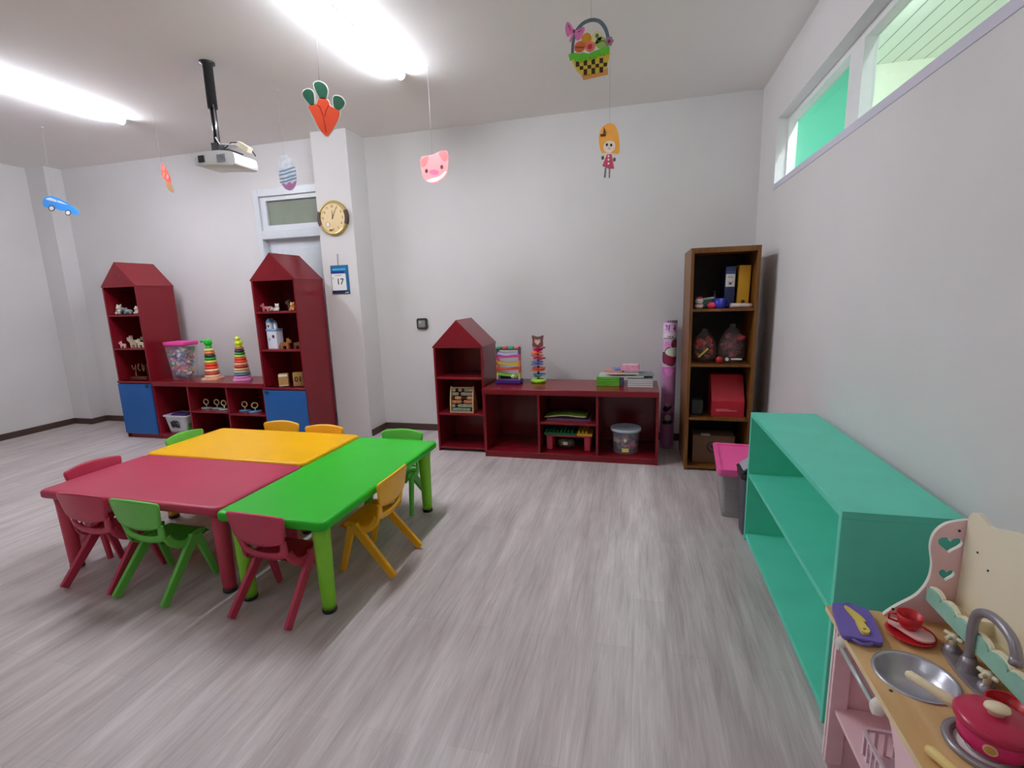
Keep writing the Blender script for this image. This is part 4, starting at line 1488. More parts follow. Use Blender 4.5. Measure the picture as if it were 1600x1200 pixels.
CATB = mat('#7A4E4E', .45, vary=.1, scale=40)
mb = MB(CATB)
mb.prism(spl([(-.052, .36), (-.04, .345), (.04, .345), (.05, .365), (.048, .40), (.054, .45), (.03, .445), (0, .438), (-.03, .445), (-.054, .45), (-.048, .40)], 3), -.016, .016, 'xz', CATB)
hd = mb.build('animal_head', t)
mb = MB(mat('#EFC6AE', .5))
mb.prism(spl([(-.03, .40), (-.015, .375), (0, .362), (.015, .375), (.03, .40), (.018, .42), (0, .408), (-.018, .42)], 3), -.019, -.015, 'xz')
lab(mb.build('muzzle', hd), 'pale muzzle')
for s in (-1, 1):
    MB(BLACK).ball((s * .018, -.018, .408), .005, BLACK, 8).build('eye', hd)
MB(mat('#5A3A4A', .4)).cyl((0, 0, .335), (0, 0, .35), .018, None, None, 16).build('neck', t)

# books
def book(label, x, y, z, w, d, h, cover, pages='#EDEAE2', rotz=0.0, group=None, spine='x-', cat='book', name='book', soft=False):
    t = thing(name, label, cat, (x, y, z), rotz, group=group)
    cm = mat(cover, .45, vary=.05)
    ct = .0012 if soft else .002
    mb = MB(cm)
    mb.box(-w / 2, w / 2, -d / 2, d / 2, 0, ct)
    mb.box(-w / 2, w / 2, -d / 2, d / 2, h - ct, h)
    if spine == 'x-': mb.box(-w / 2, -w / 2 + ct, -d / 2, d / 2, 0, h)
    if spine == 'x+': mb.box(w / 2 - ct, w / 2, -d / 2, d / 2, 0, h)
    if spine == 'y-': mb.box(-w / 2, w / 2, -d / 2, -d / 2 + ct, 0, h)
    mb.build('cover', t)
    i = .003
    lab(MB(mat(pages, .7, vary=.04)).box(-w / 2 + (ct if spine == 'x-' else i), w / 2 - (ct if spine == 'x+' else i), -d / 2 + (ct if spine == 'y-' else i), d / 2 - i, ct, h - ct).build('pages', t), 'pale page block')
    return t
g = 'green workbooks in the left pile'
names = ['bottom', 'second from the bottom', 'third from the bottom', 'topmost']
for i in range(4):
    book('green-spined workbook, %s of the green pile' % names[i], -.255 + .002 * (i % 2), 4.53, zs + i * .0195, .205, .2, .019, '#6CC83A', '#E5E2D6', .0, g, 'y-')
o = book('dark purple spiral notebook standing on edge beside the green workbooks', -.132, 4.535, zs, .034, .19, .075, '#3E3358', '#4A4460', 0, None, 'y-', 'notebook', 'notebook')
mb = MB(mat('#8B86A0', .35, metal=.5))
for k in range(9):
    mb.torus((0, -.096, .006 + k * .0078), .013, .0012, None, 'z', 12, 5)
mb.build('spiral_binding', o)
g = 'white workbooks in the right pile'
for i in range(4):
    book('white workbook with grey cover, %s of its pile' % names[i], .03 - .002 * (i % 2), 4.50, zs + i * .0185, .22, .22, .018, '#8FA3A6', '#F1EDEA', .0, g, 'x+')
zt2 = zs + .079
ow = book('wide pale folder lying across both piles of workbooks', -.135, 4.54, zt2, .40, .21, .014, '#C9CEC6', '#D9DCD2', -.03, None, 'y-', 'folder', 'folder', True)
book('grey curling booklet on the right part of the pile', .06, 4.54, zt2 + .0145, .16, .2, .012, '#8C9A9A', '#B9C0BC', .1, None, 'x+', 'booklet', 'booklet', True)
book('cream magazine lying open on the pale folder', -.12, 4.53, zt2 + .028, .27, .2, .016, '#E9DFD2', '#EFE7DA', .04, None, 'y-', 'magazine', 'magazine', True)
book('salmon leaflet at the left of the paper pile', -.20, 4.52, zt2 + .0455, .16, .16, .012, '#D98C80', '#E9C9BE', -.12, None, 'y-', 'leaflet', 'leaflet', True)
book('light grey leaflet under the pink box', -.055, 4.52, zt2 + .045, .12, .18, .01, '#B9BCBE', '#D5D6D4', .05, None, 'y-', 'leaflet', 'leaflet', True)
book('crumpled blue leaflet between the salmon leaflet and pink box', -.165, 4.53, zt2 + .058, .10, .12, .014, '#6F92C8', '#8FA9D2', .3, None, 'y-', 'leaflet', 'leaflet', True)
t = thing('paper_tray', 'small pink patterned card tray on top of the paper pile', 'box', (-.062, 4.52, zt2 + .056), -.05)
PKT = mat('#EFA3BF', .5, vary=.2, scale=35)
mb = MB(PKT)
w, d, h = .078, .06, .055
mb.box(-w, w, -d, d, 0, .003)
for (a, b, c, e) in ((-w, w, -d, -d + .003), (-w, w, d - .003, d), (-w, -w + .003, -d, d), (w - .003, w, -d, d)):
    mb.box(a, b, c, e, 0, h)
mb.build('tray', t)
lab(MB(P_W).box(-w + .006, w - .006, -d + .006, d - .006, h - .012, h - .008).build('paper_slips', t), 'white paper slips')

# magazines in the middle compartment
zm = .353
book('purple-grey magazine at the bottom in the middle compartment', -.60, 4.42, zm, .40, .27, .007, '#8D6F86', '#C9B9B2', .02, None, 'y-', 'magazine', 'magazine', True)
book('dark violet magazine second in the middle compartment', -.60, 4.43, zm + .0075, .36, .26, .009, '#5A3F6C', '#BFA6A0', -.05, None, 'y-', 'magazine', 'magazine', True)
t = thing('magazine', 'green and yellow picture magazine on top in the middle compartment', 'magazine', (-.615, 4.43, zm + .017), -.03)
GM = mat('#6E8F2A', .45, vary=.55, scale=9, name='green_yellow_picture_print')
mb = MB(GM)
n = 12
v0 = []
for j in range(2):
    for k in range(2):
        v0.append([mb.bm.verts.new((-.20 + .38 * i / n, -.135 + .27 * j, .004 + .014 * math.sin(i / n * 3.4) ** 2 + .012 * i / n + k * .008)) for i in range(n + 1)])
for i in range(n):
    mb.face([v0[1][i], v0[1][i + 1], v0[3][i + 1], v0[3][i]], GM, True)
    mb.face([v0[0][i], v0[2][i], v0[2][i + 1], v0[0][i + 1]], P_W, True)
    mb.face([v0[0][i], v0[0][i + 1], v0[1][i + 1], v0[1][i]], mat('#E5E0B0', .6))
    mb.face([v0[2][i], v0[3][i], v0[3][i + 1], v0[2][i + 1]], P_W)
mb.face([v0[0][0], v0[1][0], v0[3][0], v0[2][0]], P_W)
mb.face([v0[0][n], v0[2][n], v0[3][n], v0[1][n]], P_W)
mb.build('cover', t)

# stud-top toy table on red legs with a bag beneath
t = thing('stud_play_table', 'toy brick table with green and yellow studded top and red legs', 'toy', (-.605, 4.40, .061))
SGN = mat('#14804A', .4)
SYE = mat('#F2CE2E', .4)
SRD = mat('#D23A52', .4)
def studs(x0, x1, m, name):
    mb = MB(m)
    mb.box(x0, x1, -.09, .09, .142, .168, bev=.006)
    o = mb.build(name, t)
    mb = MB(m)
    nx = int((x1 - x0 - .01) / .034)
    for i in range(nx):
        for j in range(5):
            mb.cyl((x0 + .022 + i * .034, -.072 + j * .034, .167), (x0 + .022 + i * .034, -.072 + j * .034, .188), .011, .009, m, 10)
    s = mb.build('studs', o)
    s['kind'] = 'stuff'
    return o
lab(studs(-.225, .075, SGN, 'top_plate'), 'green studded plate')
lab(studs(.077, .222, SYE, 'top_plate'), 'yellow studded tray')
MB(SRD).box(-.21, .21, -.085, .085, .128, .143, bev=.004).build('apron', t)
for sx in (-1, 1):
    for sy in (-1, 1):
        MB(SRD).box(sx * .175 - .028, sx * .175 + .028, sy * .065 - .018, sy * .065 + .018, 0, .129, bev=.006).build('leg', t)
t = thing('bag_of_bricks', 'clear bag of dark bricks with a yellow label under the stud table', 'bag', (-.635, 4.39, .061))
mb = MB(clear_plastic('bag_film', '#8E8A88', .35, .2))
mb.ball((0, 0, .05), (.085, .05, .049), mb.mats[0], 18)
mb.build('bag', t)
bits(t, ('#4A4644', '#6B6560', '#7A4A44', '#8A8784'), ((-.06, .06), (-.03, .03), (.02, .075)), 60, .011, 9, label='dark toy bricks')
lab(MB(mat('#E5DFA5', .6)).box(-.022, .022, -.054, -.049, .045, .073).build('label_sticker', t), 'pale yellow sticker')

# clear bucket
t = thing('bucket', 'clear bucket of coloured toys with a pale blue-white lid in the right compartment', 'bucket', (-.09, 4.37, .061))
BKP = clear_plastic('bucket_plastic', '#B9B2B8', .32)
mb = MB(BKP)
mb.lathe([(0, .001), (.104, .001), (.108, .01), (.122, .205), (.124, .215)], (0, 0, 0), BKP, 40)
mb.build('bucket', t)
LIDM = mat('#B9C6D0', .35, vary=.06)
mb = MB(LIDM)
mb.lathe([(.120, .2), (.136, .205), (.138, .222), (.132, .23), (.122, .224), (.0, .214)], (0, 0, 0), LIDM, 40)
lab(mb.build('lid', t), 'pale blue-white lid')
bits(t, ('#C75A78', '#D88A90', '#3D7B58', '#2F5F8E', '#B9A35A', '#6B4A86', '#C5A4B0'), ((-.074, .074), (-.074, .074), (.015, .185)), 75, .031, 14, label='mixed coloured toys')
lab(MB(mat('#D9BE62', .6)).box(-.03, .03, -.1135, -.108, .028, .062).build('label_sticker', t), 'yellow sticker')
lab(MB(mat('#D8D3A0', .6)).prism(ell(-.003, .135, .013, .015), -.1195, -.114, 'xz').build('label_sticker', t), 'small round sticker')

# ============================================================ BOOKSHELF CONTENTS
zb = 1.336
def binder(label, x, y, w, h, cm, rot=0.0):
    t = thing('ring_binder', label, 'binder', (x, y, zb + w * abs(rot) * .5 + .001), 0, group='ring binders on the top shelf of the brown bookshelf')
    t.rotation_euler.y = rot
    m = mat(cm, .4, vary=.04)
    MB(m).box(-w / 2, w / 2, 0, .25, 0, h, bev=.004).build('spine', t)
    return t
t = binder('dark blue ring binder with a white label', .709, 4.31, .078, .325, '#1F2C62', .02)
lab(MB(P_W).box(-.034, .034, -.0025, .001, .165, .265).build('label_sticker', t), 'white label')
lab(MB(mat('#3D4C84', .5)).box(-.034, .034, -.0025, .001, .268, .288).build('label_strip', t), 'blue-grey strip')
mb = MB(DARK)
for z in (.245, .235, .20):
    mb.box(-.02, .02, -.0032, -.0022, z, z + .003)
mb.box(-.01, .012, -.0032, -.0022, .183, .196)
mb.build('label_print', t)
t = binder('yellow ring binder at the right end', .811, 4.30, .088, .33, '#E8AC18', .025)
mb = MB(BLACK)
mb.torus((0, -.001, .045), .014, .003, mat('#B88A2A', .4), 'y', 20, 8)
mb.prism(ell(0, .045, .013, .013), -.0015, .0005, 'xz', BLACK)
lab(mb.build('finger_hole', t), 'dark finger hole')
NAVY = mat('#2B2FA8', .35, vary=.04)
t = thing('mug', 'royal blue mug beside the binders', 'mug', (.625, 4.225, zb))
MB(NAVY).lathe([(0, 0), (.04, 0), (.043, .005), (.043, .078), (.039, .078), (.039, .01), (0, .01)], (0, 0, 0), NAVY, 28).build('cup', t)
MB(NAVY).torus((.052, 0, .04), .02, .005, NAVY, 'y', 18, 8).build('handle', t)
t = thing('bottle', 'small dark bottle behind the blue mug', 'bottle', (.605, 4.36, zb))
OLV = mat('#3A3A28', .3, vary=.2)
MB(OLV).lathe([(0, 0), (.024, 0), (.025, .07), (.012, .095), (.012, .12), (0, .12)], (0, 0, 0), OLV, 18).build('body', t)
MB(DARK).cyl((0, 0, .12), (0, 0, .14), .014, None, DARK, 14).build('cap', t)
t = thing('toy_figure', 'white and pink toy figure at the left of the top shelf', 'toy', (.475, 4.225, zb))
mb = MB(P_W)
mb.ball((0, 0, .022), (.034, .026, .022), P_W)
mb.build('body', t)
mb = MB(P_W)
mb.ball((0, -.002, .062), (.031, .026, .026), P_W)
h = mb.build('head', t)
for s in (-1, 1):
    MB(BLACK).ball((s * .012, -.026, .064), .003, BLACK, 8).build('eye', h)
lab(MB(PINKT).lathe([(.026, .032), (.03, .038), (.026, .044)], (0, 0, 0), PINKT, 20, 1.0, .85).build('scarf', t), 'pink scarf')
lab(MB(mat('#D9506A', .5)).ball((0, 0, .083), (.028, .024, .012), None, 14).build('cap', t), 'rose cap')
t = thing('tin', 'tilted pale green tin with a dark green side behind the white figure', 'tin', (.545, 4.27, zb + .012))
t.rotation_euler.y = -.12
MB(mat('#2F5148', .4)).box(-.04, .045, -.03, .03, 0, .06, bev=.003).build('box', t)
lab(MB(mat('#B9C5BE', .4)).box(-.045, .05, -.034, .034, .06, .074, bev=.003).build('lid', t), 'pale green lid')
o = MB(mat('#E0355A', .55, vary=.2, scale=40)).ball((0, 0, .026), (.034, .028, .026), None, 10).build('crumpled_wrapper', loc=(.565, 4.2, zb))
tag(o, 'crumpled red-pink wrapper left of the blue mug', 'wrapper')
t = thing('paper_roll', 'pale pink rolled packet in front of the yellow binder', 'packet', (.79, 4.215, zb + .0025), .04)
mb = MB(mat('#E6D3CB', .6, vary=.12, scale=40))
mb.tube([(-.085, 0, .02), (-.07, 0, .018), (0, 0, .017), (.06, 0, .016), (.075, 0, .018)], [.017, .019, .017, .016, .012], mb.mats[0], 14)
mb.build('roll', t)
MB(PINKT).torus((.05, 0, .016), .0165, .002, PINKT, 'x', 16, 6).build('band', t)

def toy_bag(label, x, y, z, sx, sy, sz, cols, seed, logo=False):
    t = thing('toy_bag', label, 'bag', (x, y, z), 0, group='clear bags of red toys on the bookshelf')
    film = clear_plastic('thin_clear_film', '#C9B8B8', .12, .12)
    mb = MB(film)
    rr = random.Random(seed)
    mb.lathe([(0, 0), (.72, .0), (.95, .10), (1.0, .28), (.93, .5), (.72, .68), (.42, .80), (.20, .86), (.14, .885), (.24, .92), (.0, .94)], (0, 0, 0), film, 26)
    for v in mb.bm.verts:
        v.co = Vector((v.co.x * sx, v.co.y * sy, v.co.z * sz))
    for v in mb.bm.verts:
        v.co += Vector((rr.uniform(-1, 1), rr.uniform(-1, 1), rr.uniform(-1, 1) * .5)) * .008
        v.co.z = max(v.co.z, 0)
    mb.build('bag', t)
    bits(t, cols, ((-sx * .72, sx * .72), (-sy * .6, sy * .6), (sz * .06, sz * .66)), 60, .027, seed, 'toy_filling', 'red toy pieces', 'ball')
    return t
t = toy_bag('clear bag of red and orange toys with a yellow strip, left on the second shelf', .535, 4.31, .896, .095, .10, .29, ('#B3261E', '#D2452C', '#8E1F22', '#C23A30', '#2F3A2E'), 21)
lab(MB(mat('#C9C24A', .4)).bar((-.05, -.10, .05), (.02, -.098, .12), .014, .004, .014, .004, (1, 0, .3)).build('strip', t), 'yellow strip')
t = toy_bag('clear bag of dark red toys with white print, right on the second shelf', .748, 4.31, .896, .105, .11, .33, ('#7A1620', '#8E1F2A', '#A02834', '#5E1420'), 22)
mb = MB(P_W)
mb.prism(ell(-.05, .035, .014, .014), -.118, -.112, 'xz')
mb.text('TOYS', .028, txt_front(.015, -.116, .036), P_W) if False else mb.box(-.02, .06, -.118, -.112, .03, .042)
lab(mb.build('white_print', t), 'white print')
o = tag(MB(mat('#B8262C', .4)).ball((0, 0, .03), (.028, .025, .03), None, 14).build('toy_ball', loc=(.642, 4.20, .896)), 'small red ball between the two clear toy bags', 'ball')
t = thing('gift_box', 'red carton with a sloping front on the third shelf of the brown bookshelf', 'box', (.725, 4.21, .453))
RC = mat('#BE2433', .4, vary=.08)
mb = MB(RC)
mb.prism([(0, 0), (.22, 0), (.22, .33), (.12, .33), (.02, .16), (0, .13)], -.125, .125, 'yz', RC)
mb.build('carton', t)
LRC = mat('#D97A7E', .45)
mb = MB(LRC)
mb.box(-.09, .07, -.003, .001, .045, .052)
mb.box(-.09, .01, -.003, .001, .058, .062)
lab(mb.build('printed_line', t), 'pale printed line')
t = thing('tin_box', 'dark green tin box at the left on the third shelf', 'box', (.49, 4.23, .453))
DG = mat('#2E3A34', .45, vary=.1)
MB(DG).box(-.048, .048, 0, .14, 0, .13, bev=.012).build('box', t)
MB(mat('#8E9A90', .4)).ball((.02, -.002, .035), .006, None, 8).build('clasp', t)
t = thing('cardboard_box', 'brown cardboard box with a round print on the bottom shelf of the bookshelf', 'box', (.635, 4.25, .036))
CBX = mat('#7B5A42', .75, vary=.05)
MB(CBX).box(-.165, .165, 0, .20, 0, .235, bev=.002).build('box', t)
MB(CBX).box(-.165, .165, .0, .09, .235, .238).build('flap', t)
mb = MB(mat('#3A3038', .6))
mb.torus((-.005, -.001, .14), .042, .006, None, 'y', 28, 6)
mb.prism(heart(-.005, .138, .04, .04), -.0018, .0005, 'xz')
lab(mb.build('round_print', t), 'dark round print')
MB(mat('#C9C2B8', .7)).box(-.10, -.03, .0, .05, .238, .244).xf(0, Matrix.Identity(4)).build('tape', t)

# ============================================================ PINK ROLL, BOX, BIN
t = thing('wallpaper_roll', 'tall roll of pink patterned paper leaning in the corner left of the bookshelf', 'roll', (.282, 4.80, 0))
tilt = Matrix.Rotation(.035, 4, 'X')
t.location = (.285, 4.755, .0)
PR = mat('#D9A6CB', .35, vary=.06, name='pink_roll_print')
R_ = .064
def roll_xf(mb):
    return mb.xf(0, Matrix.Translation((.0, .0, .004)) @ Matrix.Rotation(-.09, 4, 'X') @ Matrix.Rotation(.012, 4, 'Y'))
hs = [(0.0, .24, '#A96F9C'), (.24, .34, '#8C5A80'), (.34, .52, '#B279A6'), (.52, .70, '#C488B8'), (.70, .77, '#D66CBF'), (.77, 1.03, '#D9B6CC'), (1.03, 1.09, '#E9DCE6'), (1.09, 1.185, '#EAC6E6'), (1.185, 1.21, '#B9A3B8')]
mb = MB(PR)
for a, b, c in hs:
    m = mat(c, .35, vary=.06, scale=25)
    mb.lathe([(R_, a), (R_, b)], (0, 0, 0), m, 36)
mb.lathe([(0, 0), (R_, 0)], (0, 0, 0), PR, 36)
mb.lathe([(R_, 1.21), (R_ - .006, 1.21), (R_ - .006, 1.12), (0, 1.12)], (0, 0, 0), mat('#7A6478', .5), 36)
roll_xf(mb).build('roll', t)
def wrap(mb, polys, m, lift=.0008):
    """polygons given as (arc length, height) laid round the roll, facing -y"""
    for poly in polys:
        old = set(mb.bm.verts)
        A = [mb.bm.verts.new((u, 0, v)) for u, v in poly]
        fs = []
        for tr in tessellate_polygon([[Vector((u, v, 0)) for u, v in poly]]):
            fs.append(mb.face([A[i] for i in tr], m))
        for k in range(4):
            es = [e for e in mb.bm.edges if e.verts[0] not in old and e.calc_length() > .012]
            if not es: break
            bmesh.ops.subdivide_edges(mb.bm, edges=es, cuts=1)
            bmesh.ops.triangulate(mb.bm, faces=[f for f in mb.bm.faces if len(f.verts) > 4 and f.verts[0] not in old])
        new = [v for v in mb.bm.verts if v not in old]
        for v in new:
            u, r = v.co.x, R_ + lift
            v.co = Vector((r * math.sin(u / R_), -r * math.cos(u / R_), v.co.z))
        k = mb.mi(m)
        for f in mb.bm.faces:
            if f.verts[0] not in old:
                f.material_index = k
CRM = mat('#8E2446', .4, vary=.08)
for q in (spl([(-.08, .825), (-.03, .793), (.03, .782), (.066, .825), (.068, .87), (.0, .888), (-.04, .908), (-.08, .908)], 3), spl([(.012, .96), (.05, .943), (.078, .98), (.066, 1.028), (.018, 1.018)], 3),
          spl([(-.053, .91), (-.01, .872), (.055, .862), (.078, .90), (.078, .958), (.03, .963), (-.025, .953)], 4), [(-.075, 1.035), (.075, 1.035), (.075, 1.042), (-.075, 1.042)],
          spl([(-.06, .235), (-.02, .225), (.03, .232), (.055, .25), (.02, .262), (-.03, .258)], 3), spl([(-.05, .36), (-.01, .345), (.02, .375), (.04, .41), (.0, .39), (-.03, .40)], 3)):
    mb = MB(BLACK)
    wrap(mb, [q], BLACK, .0006)
    lab(roll_xf(mb).build('dark_outline', t), 'black outline of the print')
mb = MB(CRM)
wrap(mb, [spl([(-.075, .83), (-.03, .80), (.03, .79), (.06, .83), (.06, .86), (.0, .88), (-.04, .90), (-.075, .90)], 3), spl([(.02, .96), (.05, .95), (.07, .98), (.06, 1.02), (.025, 1.01)], 3)], CRM, .0012)
lab(roll_xf(mb).build('crimson_patch', t), 'crimson shapes')
mb = MB(mat('#D5E2CF', .4))
wrap(mb, [spl([(-.045, .91), (-.01, .88), (.05, .87), (.07, .90), (.07, .95), (.03, .955), (-.02, .945)], 4)], mb.mats[0], .0018)
lab(roll_xf(mb).build('pale_patch', t), 'pale green-white shape')
mb = MB(P_W)
wrap(mb, [ell(-.03, .815, .016, .018, 16), ell(.03, 1.0, .012, .014, 16), heart(-.055, 1.0, .016, .02)], P_W, .0022)
wrap(mb, [ell(.0, .29, .03, .03, 16), ell(-.01, .42, .012, .014)], mat('#B9A7AE', .5), .001)
lab(roll_xf(mb).build('white_dot', t), 'white dots')
mb = MB(mat('#E58AD0', .4))
wrap(mb, [spl([(-.055, .95), (-.02, .96), (.015, .955), (.0, .99), (-.03, 1.015), (-.055, .99)], 3), spl([(-.05, .74), (.0, .68), (.05, .74), (.02, .76), (-.02, .76)], 3)], mb.mats[0], .001)
lab(roll_xf(mb).build('pink_patch', t), 'bright pink shapes')
mb = MB(mat('#8A3F96', .4))
bmT = MB(mb.mats[0])
bmT.text('Kit', .085, Matrix.Identity(4), mb.mats[0], ext=.0004, bold=.002)
for v in bmT.bm.verts:
    u, w = -v.co.x, -v.co.y          # the lettering stands on its head
    r = R_ + .0006 + v.co.z
    v.co = Vector((r * math.sin(u / R_), -r * math.cos(u / R_), 1.138 + w))
lab(roll_xf(bmT).build('lettering', t), 'purple upside-down letters Kit')
for zz in (1.055, 1.195):
    polys = []
    for k in range(10):
        u = -.09 + k * .02
        polys.append([(u, zz - .007), (u + .012, zz - .007), (u + .012, zz + .007), (u, zz + .007)])
    wrap(mb, polys, mat('#6A5068', .4))
roll_xf(mb).build('border_dashes', t)

t = thing('storage_box', 'cloudy plastic storage box with a bright pink lid behind the green shelf', 'box', (.685, 3.515, 0), -.09)
SB = clear_plastic('cloudy_box_plastic', '#B9B6B8', .55)
mb = MB(SB)
tapered_bin(mb, (.13, .28), (.105, .25), .001, .305, SB, .03)
mb.build('box', t)
PKL = mat('#FF68AE', .38, vary=.03, name='bright_pink_plastic')
mb = MB(PKL)
tapered_bin(mb, (.148, .30), (.142, .294), .30, .338, PKL, .03, n=2)
mb.prism(rrect(-.148, .148, -.30, .30, .03), .334, .346, 'xy', PKL, holes=[rrect(-.118, .118, -.265, .265, .02)])
mb.prism(rrect(-.119, .119, -.266, .266, .02), .326, .337, 'xy', PKL)
lab(mb.build('lid', t), 'bright pink lid with a raised rim')
bits(t, ('#8E8A8C', '#B9B3AE', '#6E6A70', '#A79E98'), ((-.09, .09), (-.22, .22), (.03, .2)), 60, .03, 31, label='grey things inside the box')

t = thing('pedal_bin', 'grey waste bin with a black swing lid between the pink box and the green shelf', 'bin', (.745, 3.094, 0))
BG = mat('#4B4C55', .45, vary=.05)
mb = MB(BG)
tapered_bin(mb, (.125, .092), (.105, .078), 0, .37, BG, .04)
mb.build('body', t)
mb = MB(BLACK)
tapered_bin(mb, (.133, .098), (.131, .096), .365, .40, BLACK, .045, n=2)
mb.prism([(-.133, .40), (.133, .40), (.06, .485), (-.02, .485)], -.085, .085, 'xz', BLACK)
l = mb.build('lid', t)
lab(l, 'black lid')
mb = MB(mat('#A9ACB4', .35))
mb.box(-.045, .045, -.07, .07, -.001, .004)
mb.xf(0, Matrix.Translation((-.081, 0, .4435)) @ Matrix.Rotation(-.645, 4, 'Y'))
lab(mb.build('swing_flap', l), 'light grey flap')

# ============================================================ TOY KITCHEN
PK = mat('#F3CFD4', .5, vary=.04, name='dusty_pink_paint')
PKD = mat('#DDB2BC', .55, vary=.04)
EDGE = mat('#E9E4DA', .5, vary=.02)
CT = wood_mat('#E0BC86', '#CFA56C', .38, 1, 9)
CRW = mat('#EFE6CA', .5, vary=.03, scale=4, name='cream_paint')
MINT = mat('#98CDB8', .5, vary=.10, scale=18, name='worn_mint_paint')
y0k, y1k = .72, 1.5
t = thing('toy_kitchen', 'pink and cream wooden toy kitchen with sink and tap at the right foreground', 'toy kitchen', (.72, 1.1, 0))
KO = Matrix.Translation((-.72, -1.1, 0))
def kp(mb, name, lb=None, parent=None):
    mb.xf(0, KO)
    o = mb.build(name, parent or t)
    if lb: lab(o, lb)
    return o
curve = spl([(.703, .552), (.714, .566), (.738, .590), (.778, .626), (.800, .672), (.804, .722), (.795, .776), (.801, .818), (.826, .848), (.868, .862)], 4, False)
side = [(.602, 0), (.88, 0), (.88, .862)] + curve[::-1][0:] + [(.703, .534), (.585, .534), (.585, .045)]
def kitchen_side(y):
    mb = MB(PK)
    mb.prism(side, y - .011, y, 'xz', PK, holes=[heart(.839, .784, .058, .048), heart(.841, .694, .038, .036)], msides=EDGE)
    return mb
kp(kitchen_side(y1k), 'side_panel', 'dusty pink side panel with two heart cut-outs')
kp(kitchen_side(y0k + .015), 'side_panel', 'dusty pink side panel with two heart cut-outs')
mb = MB(DARK)
for x, z in ((.855, .83), (.724, .575), (.765, .565)):
    mb.cyl((x, y1k - .0125, z), (x, y1k - .0105, z), .0035, None, DARK, 10)
kp(mb, 'screw_head')
# worktop with the sink opening
SX, SY, SR = .668, 1.245, .083
mb = MB(CT)
out = [(.56, y0k - .005), (.88, y0k - .005), (.88, y1k - .016), (.703, y1k - .016), (.703, y1k + .006), (.56, y1k + .006)]
mb.prism(out, .535, .552, 'xy', CT, holes=[ell(SX, SY, SR - .004, SR - .004, 40)], msides=mat('#E8D3A6', .5))
kp(mb, 'worktop', 'pale wood worktop')
BOWL = mat('#BDBDC6', .3, metal=.7, vary=.05, name='brushed_steel')
mb = MB(BOWL)
mb.lathe([(SR + .004, .552), (SR + .003, .556), (SR - .002, .5565), (SR - .006, .552), (SR - .014, .535), (SR - .032, .518), (SR - .055, .511), (0, .509), (0, .505), (SR - .05, .506), (SR - .02, .52), (SR - .006, .548)], (SX, SY, 0), BOWL, 44)
kp(mb, 'sink_bowl', 'round steel sink bowl')
mb = MB(DARK)
mb.cyl((.592, 1.184, .5519), (.592, 1.184, .5526), .0042, None, DARK, 10)
kp(mb, 'screw_hole', 'small dark hole in the worktop')
# tap
MET = mat('#9C989E', .32, metal=.5, vary=.06, name='grey_tap_metal')
mb = MB(MET)
mb.prism(spl([(.779, 1.362), (.80, 1.374), (.82, 1.36), (.826, 1.285), (.82, 1.21), (.80, 1.19), (.774, 1.205), (.768, 1.285)], 4), .552, .564, 'xy', MET)
mb.lathe([(.022, .562), (.018, .585), (.0125, .60), (.0, .60)], (.795, 1.283, 0), MET, 22)
mb.tube([(.792, y, z) for y, z in spl([(1.283, .59), (1.283, .64), (1.283, .69), (1.272, .722), (1.24, .742), (1.20, .746), (1.165, .735), (1.148, .712), (1.146, .698)], 4, False)], .0105, MET, 16)
mb.lathe([(.0, .0), (.0125, .0), (.0115, .016), (.0, .016)], (.792, 1.146, .69), MET, 16)
tapo = kp(mb, 'tap', 'grey swan-neck tap')
KN = mat('#E6DEBE', .45)
for y in (1.352, 1.222):
    mb = MB(MET)
    mb.lathe([(.018, .562), (.015, .575), (.0, .58)], (.798, y, 0), MET, 18)
    kp(mb, 'tap_stem', None, tapo)
    mb = MB(KN)
    mb.lathe([(0, .575), (.008, .575), (.008, .59), (.012, .597), (.010, .606), (0, .608)], (.798, y, 0), KN, 14)
    for k in range(4):
        a = k * PI / 2 + .4
        mb.tube([(.798, y, .60), (.798 + .018 * math.cos(a), y + .018 * math.sin(a), .601), (.798 + .023 * math.cos(a), y + .023 * math.sin(a), .601)], [.0055, .0055, .0045], KN, 10)
    kp(mb, 'tap_knob', 'cream cross-shaped tap knob', tapo)
# back panel, rack shelf and scalloped rail
prof = spl([(1.485, .868), (1.474, .889), (1.455, .898), (1.43, .893), (1.405, .884), (1.37, .895), (1.30, .915), (1.2, .925), (1.1, .925), (1.0, .92), (.9, .9), (.8, .89), (.74, .88)], 3, False)
mb = MB(CRW)
mb.prism(prof + [(.735, .552), (1.485, .552)], .868, .88, 'yz', CRW)
kp(mb, 'back_panel', 'cream back panel with a wavy top edge')
mb = MB(DARK)
for y, z in ((1.43, .80), (1.385, .775)):
    mb.cyl((.868, y, z), (.8665, y, z), .003, None, DARK, 8)
kp(mb, 'screw_hole')
mb = MB(mat('#CFC19A', .5))
mb.box(.81, .868, .735, 1.484, .612, .622)
kp(mb, 'rack_shelf', 'cream rack shelf')
sc = [(1.484, .618), (1.484, .655)]
n = 12
for i in range(n):
    ya = 1.484 - i * .0624
    for k in range(1, 8):
        a = PI * k / 7
        sc.append((ya - .0312 + .0312 * math.cos(a), .648 + .016 * math.sin(a)))
sc += [(.735, .618)]
mb = MB(MINT)
mb.prism(sc, .797, .803, 'yz', MINT)
kp(mb, 'scalloped_rail', 'worn mint scalloped rail')
mb = MB(CRW)
mb.prism([(y, z + (.006 if z > .64 else -.0)) for y, z in sc], .803, .812, 'yz', CRW)
kp(mb, 'scalloped_rail', 'cream scalloped backing rail')
for y in (1.34, 1.05):
    mb = MB(CRW)
    mb.box(.815, .868, y, y + .012, .622, .66)
    kp(mb, 'rack_divider', 'cream rack divider')
